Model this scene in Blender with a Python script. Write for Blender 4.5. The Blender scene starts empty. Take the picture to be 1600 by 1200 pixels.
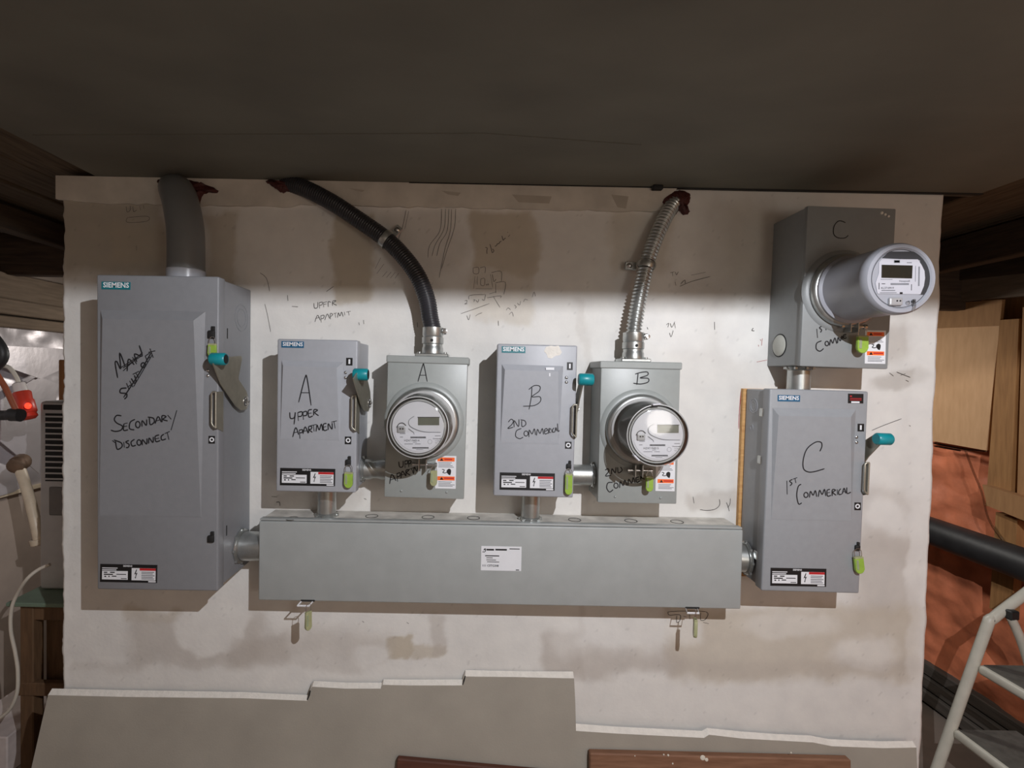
import bpy, bmesh, math, random
import numpy as np
from mathutils import Vector, Matrix

random.seed(7)
rng = np.random.default_rng(7)
SC = bpy.context.scene
COL = SC.collection
PI = math.pi

# ------------------------------------------------------------------ camera
E = 1.446            # eye height above the floor
D = 1.4              # distance of the lens from the meter wall (wall face is y = 0)
F = 787.0            # focal length in pixels of a 1600 wide frame
PPX, PPY = 750.0, 600.0
PITCH, ROLL = math.radians(1.3), math.radians(1.13)
cam_d = bpy.data.cameras.new('camera')
cam = bpy.data.objects.new('camera', cam_d)
COL.objects.link(cam)
cam_d.sensor_fit = 'HORIZONTAL'
cam_d.sensor_width = 36.0
cam_d.lens = 36.0 * F / 1600.0
cam_d.shift_x = (800.0 - PPX) / 1600.0
cam_d.clip_start = 0.02
CR = Matrix.Rotation(PI / 2 - PITCH, 3, 'X') @ Matrix.Rotation(ROLL, 3, 'Z')
CL = Vector((0.0, -D, E))
cam.matrix_world = Matrix.Translation(CL) @ CR.to_4x4()
SC.camera = cam

# ------------------------------------------------------------------ world, lamp, exposure
world = bpy.data.worlds.new('world')
SC.world = world
world.use_nodes = True
bg = world.node_tree.nodes['Background']
bg.inputs[0].default_value = (0.5, 0.48, 0.45, 1)
bg.inputs[1].default_value = 0.02
lamp_d = bpy.data.lights.new('work_lamp_light', 'POINT')
lamp_d.energy = 95.0
lamp_d.shadow_soft_size = 0.007
lamp_d.color = (0.985, 1.0, 1.05)
lamp = bpy.data.objects.new('work_lamp_light', lamp_d)
lamp.location = (0.53, -1.60, E + 0.58)
COL.objects.link(lamp)
# added soft fill behind the camera, lifts the shadowed upper wall
fill_d = bpy.data.lights.new('rear_fill_light', 'POINT')
fill_d.energy = 16.0
fill_d.shadow_soft_size = 0.25
fill_d.color = (1.0, 0.94, 0.87)
fill = bpy.data.objects.new('rear_fill_light', fill_d)
fill.location = (1.25, -2.6, E - 0.15)
COL.objects.link(fill)
# added unseen spots behind the partition, one brightening each side wall
for nm, pos, aim, pw in (('right_fill_spot', (1.12, 1.25, E + 0.22), (2.1, 0.55, E - 0.6), 21.0), ('left_fill_spot', (-1.0, 1.25, E + 0.15), (-1.95, 0.5, E - 0.35), 16.0)):
    l_ = bpy.data.lights.new(nm, 'SPOT'); l_.energy = pw; l_.spot_size = math.radians(105); l_.spot_blend = 0.8
    l_.shadow_soft_size = 0.06; l_.color = (1.0, 0.96, 0.9)
    o_ = bpy.data.objects.new(nm, l_); COL.objects.link(o_); o_.location = pos
    o_.rotation_euler = (Vector(aim) - Vector(pos)).to_track_quat('-Z', 'Y').to_euler()
SC.view_settings.view_transform = 'Standard'
SC.view_settings.look = 'None'
SC.view_settings.exposure = 0.0
SC.view_settings.gamma = 1.0
SC.view_settings.use_curve_mapping = False

# ------------------------------------------------------------------ measuring helpers
def ray(px, py):
    return CR @ Vector(((px - PPX) / F, (PPY - py) / F, -1.0))
def P(px, py, d):
    r = ray(px, py)
    t = (-d - CL.y) / r.y
    return CL + r * t
def PX(px, py, x):
    r = ray(px, py)
    t = (x - CL.x) / r.x
    return CL + r * t
def proj_np(x, y, z):
    q = np.stack([x - CL.x, y - CL.y, z - CL.z], -1) @ np.array(CR)
    return PPX + F * q[..., 0] / -q[..., 2], PPY - F * q[..., 1] / -q[..., 2]

# ------------------------------------------------------------------ materials
def lin(c):
    return tuple(((v / 255.0) / 12.92 if v / 255.0 <= 0.04045 else ((v / 255.0 + 0.055) / 1.055) ** 2.4) for v in c)
MATS = {}
def mat(name, rgb, rough=0.5, metal=0.0, var=0.08, scale=30.0, bump=0.0, bscale=None, spec=0.5, stretch=None, coat=0.0):
    if name in MATS: return MATS[name]
    m = bpy.data.materials.new(name); m.use_nodes = True
    nt = m.node_tree; b = nt.nodes['Principled BSDF']
    base = lin(rgb)
    b.inputs['Roughness'].default_value = rough
    b.inputs['Metallic'].default_value = metal
    b.inputs['Specular IOR Level'].default_value = spec
    b.inputs['Coat Weight'].default_value = coat
    tc = nt.nodes.new('ShaderNodeTexCoord'); mp = nt.nodes.new('ShaderNodeMapping')
    nt.links.new(tc.outputs['Object'], mp.inputs[0])
    if stretch: mp.inputs['Scale'].default_value = stretch
    n = nt.nodes.new('ShaderNodeTexNoise'); n.inputs['Scale'].default_value = scale
    n.inputs['Detail'].default_value = 6.0
    nt.links.new(mp.outputs[0], n.inputs['Vector'])
    r = nt.nodes.new('ShaderNodeValToRGB')
    r.color_ramp.elements[0].position = 0.3; r.color_ramp.elements[1].position = 0.7
    r.color_ramp.elements[0].color = tuple(max(0, v * (1 - var)) for v in base) + (1,)
    r.color_ramp.elements[1].color = tuple(min(1, v * (1 + var)) for v in base) + (1,)
    nt.links.new(n.outputs['Fac'], r.inputs[0]); nt.links.new(r.outputs[0], b.inputs['Base Color'])
    if bump:
        n2 = nt.nodes.new('ShaderNodeTexNoise'); n2.inputs['Scale'].default_value = bscale or scale * 3
        n2.inputs['Detail'].default_value = 4.0
        nt.links.new(mp.outputs[0], n2.inputs['Vector'])
        bp = nt.nodes.new('ShaderNodeBump'); bp.inputs['Strength'].default_value = bump
        bp.inputs['Distance'].default_value = 0.004
        nt.links.new(n2.outputs['Fac'], bp.inputs['Height']); nt.links.new(bp.outputs[0], b.inputs['Normal'])
    MATS[name] = m
    return m
def wood(name, a, b_, rough=0.7, stretch=(2, 30, 30), bump=0.3):
    if name in MATS: return MATS[name]
    m = mat(name, a, rough, var=0.0, scale=4.0, bump=bump, bscale=6.0, stretch=stretch)
    r = [n for n in m.node_tree.nodes if n.type == 'VALTORGB'][0]
    r.color_ramp.elements[0].color = lin(a) + (1,); r.color_ramp.elements[1].color = lin(b_) + (1,)
    return m
def glassmat(name, tint=(1, 1, 1), base=0.05):
    m = bpy.data.materials.new(name); m.use_nodes = True; nt = m.node_tree; nt.nodes.clear()
    o = nt.nodes.new('ShaderNodeOutputMaterial'); mx = nt.nodes.new('ShaderNodeMixShader')
    t = nt.nodes.new('ShaderNodeBsdfTransparent'); g = nt.nodes.new('ShaderNodeBsdfGlossy')
    f = nt.nodes.new('ShaderNodeFresnel'); f.inputs['IOR'].default_value = 1.3
    ad = nt.nodes.new('ShaderNodeMath'); ad.inputs[1].default_value = base
    t.inputs[0].default_value = tuple(tint) + (1,); g.inputs['Roughness'].default_value = 0.08
    nt.links.new(f.outputs[0], ad.inputs[0]); nt.links.new(ad.outputs[0], mx.inputs[0])
    nt.links.new(t.outputs[0], mx.inputs[1]); nt.links.new(g.outputs[0], mx.inputs[2])
    nt.links.new(mx.outputs[0], o.inputs[0]); MATS[name] = m
    return m
def emis(name, rgb, strength):
    m = mat(name, rgb, 0.4); b = m.node_tree.nodes['Principled BSDF']
    b.inputs['Emission Color'].default_value = lin(rgb) + (1,); b.inputs['Emission Strength'].default_value = strength
    return m

M_switch = mat('switch_grey_enamel', (164, 167, 173), 0.42, var=0.03, scale=60, bump=0.06, bscale=500)
M_switch_c = mat('switch_c_grey_enamel', (152, 155, 159), 0.42, var=0.03, scale=60, bump=0.06, bscale=500)  # same enamel as M_switch, set darker
M_sock_c = mat('socket_c_shaded_enamel', (142, 146, 147), 0.4, var=0.03, scale=50, bump=0.05, bscale=500)  # darker copy of the socket enamel, deepens the shadow on box C
M_big = mat('large_switch_dimmed_enamel', (132, 134, 138), 0.42, var=0.03, scale=60, bump=0.06, bscale=500)  # darker copy of the switch enamel, for the weaker light at left
M_sock = mat('socket_grey_enamel', (154, 159, 157), 0.38, var=0.03, scale=50, bump=0.05, bscale=500)
M_trough = mat('trough_grey_enamel', (164, 168, 167), 0.42, var=0.04, scale=25, bump=0.05, bscale=400)
M_dusty = mat('dusty_trough_top', (206, 202, 194), 0.9, var=0.25, scale=22, bump=0.1)
M_galv = mat('galvanised_steel', (185, 188, 186), 0.32, 0.85, var=0.14, scale=40)
M_zinc = mat('zinc_plate', (176, 172, 158), 0.38, 0.7, var=0.08, scale=50)
M_steel = mat('bright_steel', (205, 205, 205), 0.22, 0.95, var=0.06, scale=40)
M_teal = mat('teal_plastic', (22, 140, 150), 0.35, var=0.03)
M_badge = mat('teal_badge', (22, 112, 122), 0.4, var=0.03)
M_badge_b = mat('blue_badge', (32, 92, 128), 0.4, var=0.03)
M_white = mat('white_print', (228, 230, 234), 0.5, var=0.02)
M_black = mat('black_print', (20, 20, 22), 0.5, var=0.05)
M_ink = mat('marker_ink', (22, 22, 26), 0.6, var=0.2, scale=80)
M_pencil = mat('pencil_mark', (112, 108, 104), 0.8, var=0.3, scale=90)
M_pencil_d = mat('pen_mark', (62, 58, 56), 0.8, var=0.3, scale=90)
M_grey_print = mat('grey_print', (120, 122, 128), 0.5, var=0.1)
M_red = mat('red_print', (190, 40, 45), 0.5, var=0.03)
M_orange = mat('orange_print', (246, 112, 48), 0.5, var=0.03)
M_dark = mat('dark_hole', (26, 26, 26), 0.7, var=0.1)
M_face = mat('meter_face_plastic', (206, 206, 212), 0.4, var=0.02)
M_face_lo = mat('meter_face_label', (214, 214, 222), 0.4, var=0.02)
M_drum = mat('meter_inner_drum', (176, 176, 175), 0.45, var=0.03)
M_lcd = mat('meter_lcd', (98, 100, 90), 0.25, var=0.08)
M_lcd_d = mat('meter_lcd_dark', (36, 36, 32), 0.2, var=0.06)
M_mgrey = mat('meter_grey_plastic', (158, 160, 168), 0.3, var=0.02)
M_mlab = mat('meter_c_label', (188, 188, 196), .4, var=.02)
M_port = mat('port_grey', (168, 168, 170), .35, .2, var=.05)
M_mdark = mat('meter_dark_panel', (58, 60, 64), 0.3, var=0.03)
M_glass = glassmat('meter_clear_cover', (0.97, 0.97, 0.96), 0.02)
M_seal = mat('green_seal_plastic', (150, 184, 74), 0.3, var=0.1, scale=60)
M_seal_p = mat('pale_green_seal_plastic', (164, 166, 126), 0.3, var=0.1, scale=60)
M_seal_i = mat('seal_clear_insert', (150, 160, 130), 0.25, var=0.1)
M_pvc = mat('grey_pvc', (118, 122, 124), 0.4, var=0.06, scale=12)
M_pvc_l = mat('light_pvc_sleeve', (176, 180, 188), 0.3, var=0.03)
M_blackflex = mat('black_liquidtight', (46, 46, 50), 0.35, var=0.1, scale=25)
M_caulk = mat('red_brown_firestop', (70, 26, 22), 0.6, var=0.3, scale=40, bump=0.5)
M_ply = wood('plywood_edge', (214, 170, 112), (190, 142, 88), 0.7)
M_gyp = mat('gypsum_core', (226, 222, 214), 0.9, var=0.06, scale=60, bump=0.4, bscale=120)
M_paper = mat('drywall_paper', (163, 157, 146), 0.85, var=0.08, scale=7, bump=0.1, bscale=200)
M_mud = mat('joint_compound', (206, 200, 190), 0.9, var=0.12, scale=14, bump=0.2, bscale=60)
M_bare = mat('bare_board_patch', (182, 174, 162), .9, var=.1, scale=20)
M_bulk = mat('bulkhead_dull_sheet', (112, 111, 101), 0.8, var=0.16, scale=3, bump=0.05, bscale=9, stretch=(1, 1.6, 1))
M_joist = wood('dark_joist', (58, 46, 36), (84, 68, 52), 0.85, (20, 2, 20))
M_joistx = wood('dark_beam', (60, 46, 38), (88, 72, 58), 0.85, (2, 20, 20))
M_plank = wood('ceiling_plank_wood', (72, 60, 46), (104, 90, 70), 0.85, (20, 2, 20))
M_conc = mat('concrete_floor', (128, 116, 106), 0.9, var=0.2, scale=6, bump=0.3)
M_rearw = mat('rear_wall_paint', (170, 158, 144), 0.9, var=0.1, scale=3)
M_beige = mat('left_wall_beige', (170, 154, 142), 0.9, var=0.1, scale=9, bump=0.2)
M_foil = mat('foil_insulation', (205, 198, 200), 0.4, 0.35, var=0.1, scale=6, bump=0.35, bscale=18)
M_insul = mat('red_insulation_batt', (226, 134, 96), 0.55, var=0.32, scale=7, bump=0.8, bscale=24, coat=0.35)
M_sheet = wood('plywood_panel', (216, 172, 128), (204, 160, 116), 0.75, (20, 14, 3), bump=0.1)
M_sheet_d = wood('old_board', (158, 116, 76), (176, 132, 88), 0.8, (20, 14, 3), bump=0.2)
M_stud = wood('rough_stud', (172, 126, 78), (146, 104, 62), 0.8, (20, 20, 2))
M_rail = wood('grey_sill_wood', (138, 120, 102), (116, 100, 84), 0.85, (20, 2, 20))
M_basebd = wood('dark_grey_board', (74, 68, 62), (98, 90, 82), 0.85, (20, 2, 20))
M_abs = mat('black_drain_pipe', (46, 45, 46), 0.5, var=0.25, scale=14, bump=0.15)
M_ladder = mat('white_ladder_enamel', (214, 210, 196), 0.4, var=0.06, scale=30)
M_tread = mat('grey_tread_mat', (98, 96, 90), 0.9, var=0.18, scale=40, bump=0.4, bscale=160)
M_appl = mat('white_appliance_plastic', (190, 190, 190), 0.45, var=0.04)
M_cable = mat('white_cable', (206, 198, 184), 0.5, var=0.04)
M_green = mat('green_stand_top', (112, 130, 112), 0.6, var=0.12, scale=14)
M_stand = wood('stand_brown_wood', (112, 84, 58), (92, 68, 46), 0.75, (20, 20, 3))
M_pipew = mat('cream_pipe', (208, 192, 168), 0.4, var=0.08)
M_rust = mat('old_pipe_fitting', (112, 90, 72), 0.6, 0.3, var=0.25, scale=40)
M_redplug = emis('red_translucent_plug', (196, 62, 44), 0.0)
M_glow = emis('plug_neon_glow', (255, 50, 30), 3.0)
M_clear = mat('clear_plug_collar', (214, 206, 200), 0.25, var=0.03)
M_rod = mat('orange_brown_rod', (150, 78, 48), 0.5, var=0.1)
M_rubber = mat('black_rubber', (40, 40, 40), 0.5, var=0.15)
M_brown = wood('dark_brown_board', (96, 56, 40), (78, 44, 32), 0.7, (3, 20, 20))
M_tanbd = wood('light_brown_board', (142, 104, 80), (120, 84, 62), 0.7, (3, 20, 20))
M_paint = mat('paint_drip', (220, 214, 200), 0.6, var=0.03)

# ------------------------------------------------------------------ mesh helpers
STUFFY = ('writing', 'text', 'print', 'pencil', 'pen_', 'logo_dots', 'port_eyes', 'vents', 'band_text', 'bracket', 'spots', 'symbol_')
def finish(bm, name, m, parent=None, smooth=None):
    bmesh.ops.recalc_face_normals(bm, faces=bm.faces)
    me = bpy.data.meshes.new(name); bm.to_mesh(me); bm.free()
    for x in (m if isinstance(m, (list, tuple)) else [m]): me.materials.append(x)
    if smooth is not None:
        me.polygons.foreach_set('use_smooth', [True] * len(me.polygons))
        me.set_sharp_from_angle(angle=math.radians(smooth))
    o = bpy.data.objects.new(name, me); COL.objects.link(o)
    if parent: o.parent = parent
    if any(w_ in name for w_ in STUFFY): o['kind'] = 'stuff'
    return o
def add_box(bm, x0, x1, y0, y1, z0, z1, bev=0.0, seg=2, mi=0, M=None):
    b2 = bmesh.new()
    v = [b2.verts.new(c) for c in ((x0, y0, z0), (x1, y0, z0), (x1, y1, z0), (x0, y1, z0), (x0, y0, z1), (x1, y0, z1), (x1, y1, z1), (x0, y1, z1))]
    for f in ((0, 3, 2, 1), (4, 5, 6, 7), (0, 1, 5, 4), (1, 2, 6, 5), (2, 3, 7, 6), (3, 0, 4, 7)):
        b2.faces.new([v[i] for i in f])
    if bev: bmesh.ops.bevel(b2, geom=list(b2.edges), offset=bev, segments=seg, profile=0.5, affect='EDGES')
    if M: bmesh.ops.transform(b2, matrix=M, verts=b2.verts)
    merge(bm, b2, mi)
def merge(bm, b2, mi=0):
    mp = {}
    for v in b2.verts: mp[v] = bm.verts.new(v.co)
    for f in b2.faces:
        try:
            nf = bm.faces.new([mp[v] for v in f.verts]); nf.material_index = mi
        except ValueError: pass
    b2.free()
def frame(axis):
    a = Vector(axis).normalized()
    u = a.orthogonal().normalized()
    if abs(a.z) < 0.9:
        u = a.cross(Vector((0, 0, 1))).normalized()
    w = a.cross(u).normalized()
    return a, u, w
def add_lathe(bm, prof, o, axis, seg=32, mi=0, cap0=False, cap1=False):
    a, u, w = frame(axis); o = Vector(o); rings = []
    for r, t in prof:
        c = o + a * t
        if r < 1e-6: rings.append([bm.verts.new(c)]); continue
        rings.append([bm.verts.new(c + (u * math.cos(2 * PI * k / seg) + w * math.sin(2 * PI * k / seg)) * r) for k in range(seg)])
    def fc(vs):
        f = bm.faces.new(vs); f.material_index = mi
    for A, B in zip(rings, rings[1:]):
        for k in range(seg):
            k2 = (k + 1) % seg
            if len(A) == 1 and len(B) == 1: continue
            if len(A) == 1: fc([A[0], B[k], B[k2]])
            elif len(B) == 1: fc([A[k], A[k2], B[0]])
            else: fc([A[k], A[k2], B[k2], B[k]])
    if cap0 and len(rings[0]) > 1: fc(rings[0][::-1])
    if cap1 and len(rings[-1]) > 1: fc(rings[-1])
def crom(pts, n=6, closed=False):
    pts = [Vector(p) for p in pts]
    if len(pts) < 3: return pts
    out = []
    m = len(pts)
    rngs = m if closed else m - 1
    for i in range(rngs):
        if closed: p0, p1, p2, p3 = pts[(i - 1) % m], pts[i], pts[(i + 1) % m], pts[(i + 2) % m]
        else: p0, p1, p2, p3 = pts[max(i - 1, 0)], pts[i], pts[i + 1], pts[min(i + 2, m - 1)]
        for k in range(n):
            t = k / n
            out.append(0.5 * ((2 * p1) + (p2 - p0) * t + (2 * p0 - 5 * p1 + 4 * p2 - p3) * t * t + (3 * p1 - p0 - 3 * p2 + p3) * t ** 3))
    if not closed: out.append(pts[-1])
    return out
def add_tube(bm, pts, r, seg=12, mi=0, cap=True, closed=False, flat=None):
    pts = [Vector(p) for p in pts]; n = len(pts); rings = []
    rr = r if callable(r) else (lambda i: r)
    prev = None
    for i, p in enumerate(pts):
        if closed: t = (pts[(i + 1) % n] - pts[i - 1]).normalized()
        else: t = (pts[min(i + 1, n - 1)] - pts[max(i - 1, 0)]).normalized()
        if prev is None:
            u = t.orthogonal().normalized() if abs(t.y) > 0.9 else t.cross(Vector((0, 1, 0))).normalized()
        else:
            u = (prev - t * prev.dot(t)).normalized()
        prev = u; w = t.cross(u).normalized()
        k1 = 1.0
        rings.append([bm.verts.new(p + (u * math.cos(2 * PI * k / seg) + w * math.sin(2 * PI * k / seg) * (flat or 1.0)) * rr(i)) for k in range(seg)])
    m = n if closed else n - 1
    for i in range(m):
        A, B = rings[i], rings[(i + 1) % n]
        for k in range(seg):
            f = bm.faces.new([A[k], A[(k + 1) % seg], B[(k + 1) % seg], B[k]]); f.material_index = mi
    if cap and not closed:
        bm.faces.new(rings[0][::-1]).material_index = mi; bm.faces.new(rings[-1]).material_index = mi
def add_prism(bm, poly, ext, mi=0, mi_side=None):
    """poly: list of Vectors (planar), ext: Vector of extrusion"""
    ext = Vector(ext)
    a = [bm.verts.new(Vector(p)) for p in poly]; b = [bm.verts.new(Vector(p) + ext) for p in poly]
    bm.faces.new(a).material_index = mi; bm.faces.new(b[::-1]).material_index = mi
    n = len(a)
    for i in range(n):
        f = bm.faces.new([a[i], b[i], b[(i + 1) % n], a[(i + 1) % n]]); f.material_index = mi if mi_side is None else mi_side
def add_ribbon(bm, pts, wdt, normal=(0, -1, 0)):
    pts = [Vector(p) for p in pts]
    if len(pts) < 2: return
    nrm = Vector(normal); L = []
    for i, p in enumerate(pts):
        t = pts[min(i + 1, len(pts) - 1)] - pts[max(i - 1, 0)]
        if t.length < 1e-7: t = Vector((1, 0, 0))
        s = t.normalized().cross(nrm).normalized() * wdt * 0.5
        k = 0.65 if i in (0, len(pts) - 1) else 1.0
        L.append((bm.verts.new(p + s * k), bm.verts.new(p - s * k)))
    for A, B in zip(L, L[1:]):
        bm.faces.new([A[0], A[1], B[1], B[0]])

INV = {}
def tag(o, label=None, cat=None, group=None, kind=None):
    if label: o['label'] = label
    if cat: o['category'] = cat
    if group: o['group'] = group
    if kind: o['kind'] = kind
    return o
def thing(name, label, cat, origin, ang=0.0, group=None, rotz=0.0):
    o = bpy.data.objects.new(name, None); COL.objects.link(o)
    o.empty_display_size = 0.03
    o.location = origin; o.rotation_euler = (0, -ang, rotz)
    mw = Matrix.Translation(Vector(origin)) @ Matrix.Rotation(rotz, 4, 'Z') @ Matrix.Rotation(-ang, 4, 'Y')
    INV[o.name] = mw.inverted()
    return tag(o, label, cat, group)
def loc(o, w):
    return INV[o.name] @ w if o is not None and o.name in INV else Vector(w)
def px_poly(root, name, m, pts, d, th=0.0006, parent=None):
    bm = bmesh.new(); add_prism(bm, [loc(root, P(x, y, d)) for x, y in pts], (0, -th, 0))
    return finish(bm, name, m, parent or root)
def rect(x0, y0, x1, y1, sk=0.0195):
    """screen rectangle following the slight roll of the picture"""
    dy = (x1 - x0) * sk; dx = -(y1 - y0) * sk
    return [(x0, y0), (x1, y0 + dy), (x1 + dx, y1 + dy), (x0 + dx, y1)]
def px_rects(root, name, m, rects, d, th=0.0003, parent=None):
    bm = bmesh.new()
    for r in rects:
        add_prism(bm, [loc(root, P(x, y, d)) for x, y in rect(*r)], (0, -th, 0))
    return finish(bm, name, m, parent or root)
def text_mesh(root, name, s, m, px0, py0, px1, d, parent=None, bold=0.0, th=0.0004, ang=0.0195):
    """lettering that starts at pixel px0,py0 (baseline) and is as wide as px1-px0"""
    cu = bpy.data.curves.new(name, 'FONT'); cu.body = s; cu.size = 1.0; cu.offset = bold; cu.resolution_u = 2
    o = bpy.data.objects.new(name, cu); COL.objects.link(o)
    bpy.context.view_layer.update()
    me = bpy.data.meshes.new_from_object(o.evaluated_get(bpy.context.evaluated_depsgraph_get()))
    bpy.data.objects.remove(o); bpy.data.curves.remove(cu)
    co = np.empty(len(me.vertices) * 3); me.vertices.foreach_get('co', co); co = co.reshape(-1, 3)
    x0, x1 = co[:, 0].min(), co[:, 0].max()
    a = loc(root, P(px0, py0, d)); b = loc(root, P(px1, py0 + (px1 - px0) * ang, d))
    k = (b - a).length / (x1 - x0); u = (b - a).normalized(); w = Vector((-u.z, 0, u.x))
    out = np.array([list(a + u * (float(c[0] - x0) * k) + w * (float(c[1]) * k) + Vector((0, -th, 0))) for c in co])
    me.vertices.foreach_set('co', out.ravel()); me.materials.clear(); me.materials.append(m); me.name = name
    t = bpy.data.objects.new(name, me); COL.objects.link(t); t.parent = parent or root
    return t
def oval(cx, cy, rx, ry, n=10, a0=-1.2):
    return [(cx + rx * math.cos(a0 + 2 * PI * 1.05 * k / n), cy + ry * math.sin(a0 + 2 * PI * 1.05 * k / n)) for k in range(n + 1)]
def ink(root, name, m, crop, strokes, d, width=0.0028, parent=None, off=0.0005, panel=None):
    ox, oy, sc = crop; bm = bmesh.new()
    for s in strokes:
        pts = [loc(root, P(ox + x / sc, oy + y / sc, d + off)) for x, y in s]
        pts = crom(pts, 5)
        if panel:                                  # lie on the sloping raised panel of the door
            for q in pts: q.y = -(panel[0] + panel[1] * min(1.0, max(0.03, (q.z - panel[2]) / (panel[3] - panel[2]))) + off + .0006)
        add_ribbon(bm, pts, width)
    me_o = finish(bm, name, m, parent or root)
    return me_o

# ------------------------------------------------------------------ the room shell
ZB = P(800, 290, 0).z                     # underside of the low bulkhead
XL, XR = -1.95, 2.1                       # side walls
def struct(bm, name, m, label=None, smooth=None, cat=None):
    o = finish(bm, name, m, None, smooth); o['kind'] = 'structure'
    if label: o['label'] = label
    o['category'] = cat or name.split('_')[0]
    return o
bm = bmesh.new(); add_box(bm, -2.4, 2.5, -3.4, 2.2, -0.1, 0.0)
struct(bm, 'floor', M_conc, 'brown grey concrete basement floor')
bm = bmesh.new(); add_box(bm, -2.4, 2.5, -3.5, -3.4, 0, E + 0.95)
struct(bm, 'wall_rear', M_rearw, 'plain painted wall behind the photographer')
bm = bmesh.new(); add_box(bm, -2.4, 2.5, 1.9, 2.0, 0, E + 0.95)
struct(bm, 'wall_far', M_basebd, 'dark far wall behind the drywall partition')
bm = bmesh.new(); add_box(bm, -2.4, 2.5, -3.5, 2.0, E + 0.95, E + 1.05)
ceiling = struct(bm, 'ceiling', M_joistx, 'dark basement ceiling with a low grey bulkhead, planks and joists')
# low bulkhead box in front of the meter wall
BX0, BX1, BD = P(150, 277, 0).x, P(1530, 303, 0).x, 1.34
bm = bmesh.new(); add_box(bm, BX0, BX1, -BD, 0.02, ZB, E + 0.95, 0.006)
o = finish(bm, 'bulkhead_box', M_bulk, ceiling); o['label'] = 'dull grey sheet-covered bulkhead box'
bm = bmesh.new()
q = [P(170, 200, 0)]
lap = [(BX0 + 0.05, -0.25), (0.0, -0.30), (0.35, -0.26), (0.35, -0.262), (0.0, -0.302), (BX0 + 0.05, -0.252)]
add_prism(bm, [(x, y, ZB - 0.0015) for x, y in lap], (0, 0, 0.0014)); finish(bm, 'lap_seam', M_bulk, ceiling)
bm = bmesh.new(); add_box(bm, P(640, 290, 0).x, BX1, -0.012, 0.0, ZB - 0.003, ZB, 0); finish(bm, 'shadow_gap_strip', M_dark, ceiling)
bm = bmesh.new(); c = P(1027, 291, 0.02); add_box(bm, c.x - 0.014, c.x + 0.014, -0.03, -0.012, ZB - 0.012, ZB, 0.003); finish(bm, 'clip', M_dark, ceiling)
# planks beside the bulkhead, and joists
for x0, x1, n in ((XL - 0.1, BX0 - 0.004, 6), (BX1 + 0.004, XR + 0.1, 5)):
    w = (x1 - x0) / n
    for k in range(n):
        bm = bmesh.new(); dz = random.uniform(0.0, 0.012)
        add_box(bm, x0 + k * w + 0.003, x0 + (k + 1) * w - 0.003, -BD, 1.4, ZB + 0.01 + dz, ZB + 0.05, 0.003, 1)
        finish(bm, 'ceiling_plank', M_plank, ceiling)
for x0, x1, y, z0 in ((-1.94, -1.02, 0.62, E + 0.355), (1.10, 2.08, 0.70, E + 0.30)):
    bm = bmesh.new(); add_box(bm, x0, x1, y, y + 0.05, z0, ZB + 0.005, 0.004, 1); finish(bm, 'joist', M_joistx, ceiling)
bm = bmesh.new(); add_box(bm, 1.70, 1.75, -1.3, 0.69, E + 0.41, ZB + 0.006, 0.004, 1); finish(bm, 'joist', M_joist, ceiling)
bm = bmesh.new(); add_box(bm, -1.62, -1.57, -1.3, 0.61, E + 0.44, ZB + 0.006, 0.004, 1); finish(bm, 'joist', M_joist, ceiling)

# ---- the drywall partition that carries the meters: a fine grid with patched compound
def vnoise(x, y, s, seed):
    r = np.random.default_rng(seed); n = 64; g = r.random((n, n))
    u, v = x * s, y * s; iu, iv = np.floor(u).astype(int), np.floor(v).astype(int)
    fu, fv = u - iu, v - iv; fu = fu * fu * (3 - 2 * fu); fv = fv * fv * (3 - 2 * fv)
    G = lambda a, b: g[a % n, b % n]
    return (G(iu, iv) * (1 - fu) + G(iu + 1, iv) * fu) * (1 - fv) + (G(iu, iv + 1) * (1 - fu) + G(iu + 1, iv + 1) * fu) * fv
def fbm(x, y, s, seed):
    return sum(vnoise(x, y, s * 2 ** k, seed + k) * 0.5 ** (k + 1) for k in range(5)) / 0.97
WL, WR = P(99, 800, 0).x, P(1452, 800, 0).x
NX, NZ = 440, 330
gx = np.linspace(WL, WR, NX)[None, :].repeat(NZ, 0); gz = np.linspace(0.0, ZB - 0.0005, NZ)[:, None].repeat(NX, 1)
jit_l = (fbm(gz * 0, gz, 14, 31) - 0.5)[:, 0] * 0.012 + (fbm(gz * 0, gz, 70, 41) - 0.5)[:, 0] * 0.006
jit_r = (fbm(gz * 0, gz, 9, 51) - 0.5)[:, 0] * 0.012
gx[:, 0] += jit_l; gx[:, 1] += jit_l * 0.6; gx[:, -1] += jit_r; gx[:, -2] += jit_r * 0.6
relief = (fbm(gx, gz, 5, 3) - 0.5) * 0.003
ppx, ppy = proj_np(gx, relief * 0, gz)
wx = ppx + (fbm(gx, gz, 9, 61) - 0.5) * 40 + (fbm(gx, gz, 45, 71) - 0.5) * 10
wy = ppy + (fbm(gx, gz, 9, 81) - 0.5) * 40 + (fbm(gx, gz, 45, 91) - 0.5) * 10
WHITE = np.array(lin((223, 221, 217))); TAN = np.array(lin((186, 174, 154))); GREY = np.array(lin((184, 176, 168)))
BRT = np.array(lin((233, 232, 229))); DIRT = np.array(lin((150, 140, 128)))
colr = np.tile(WHITE, (NZ, NX, 1)) * (0.93 + 0.14 * fbm(gx, gz, 4, 11))[..., None]
def sm(e0, e1, x):
    t = np.clip((x - e0) / (e1 - e0), 0, 1); return t * t * (3 - 2 * t)
def patch(x0, y0, x1, y1, c, op, soft=10):
    global colr
    m = sm(-soft, soft, wx - x0) * sm(-soft, soft, x1 - wx) * sm(-soft, soft, wy - y0) * sm(-soft, soft, y1 - wy) * op
    colr = colr * (1 - m[..., None]) + c * m[..., None]
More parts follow.
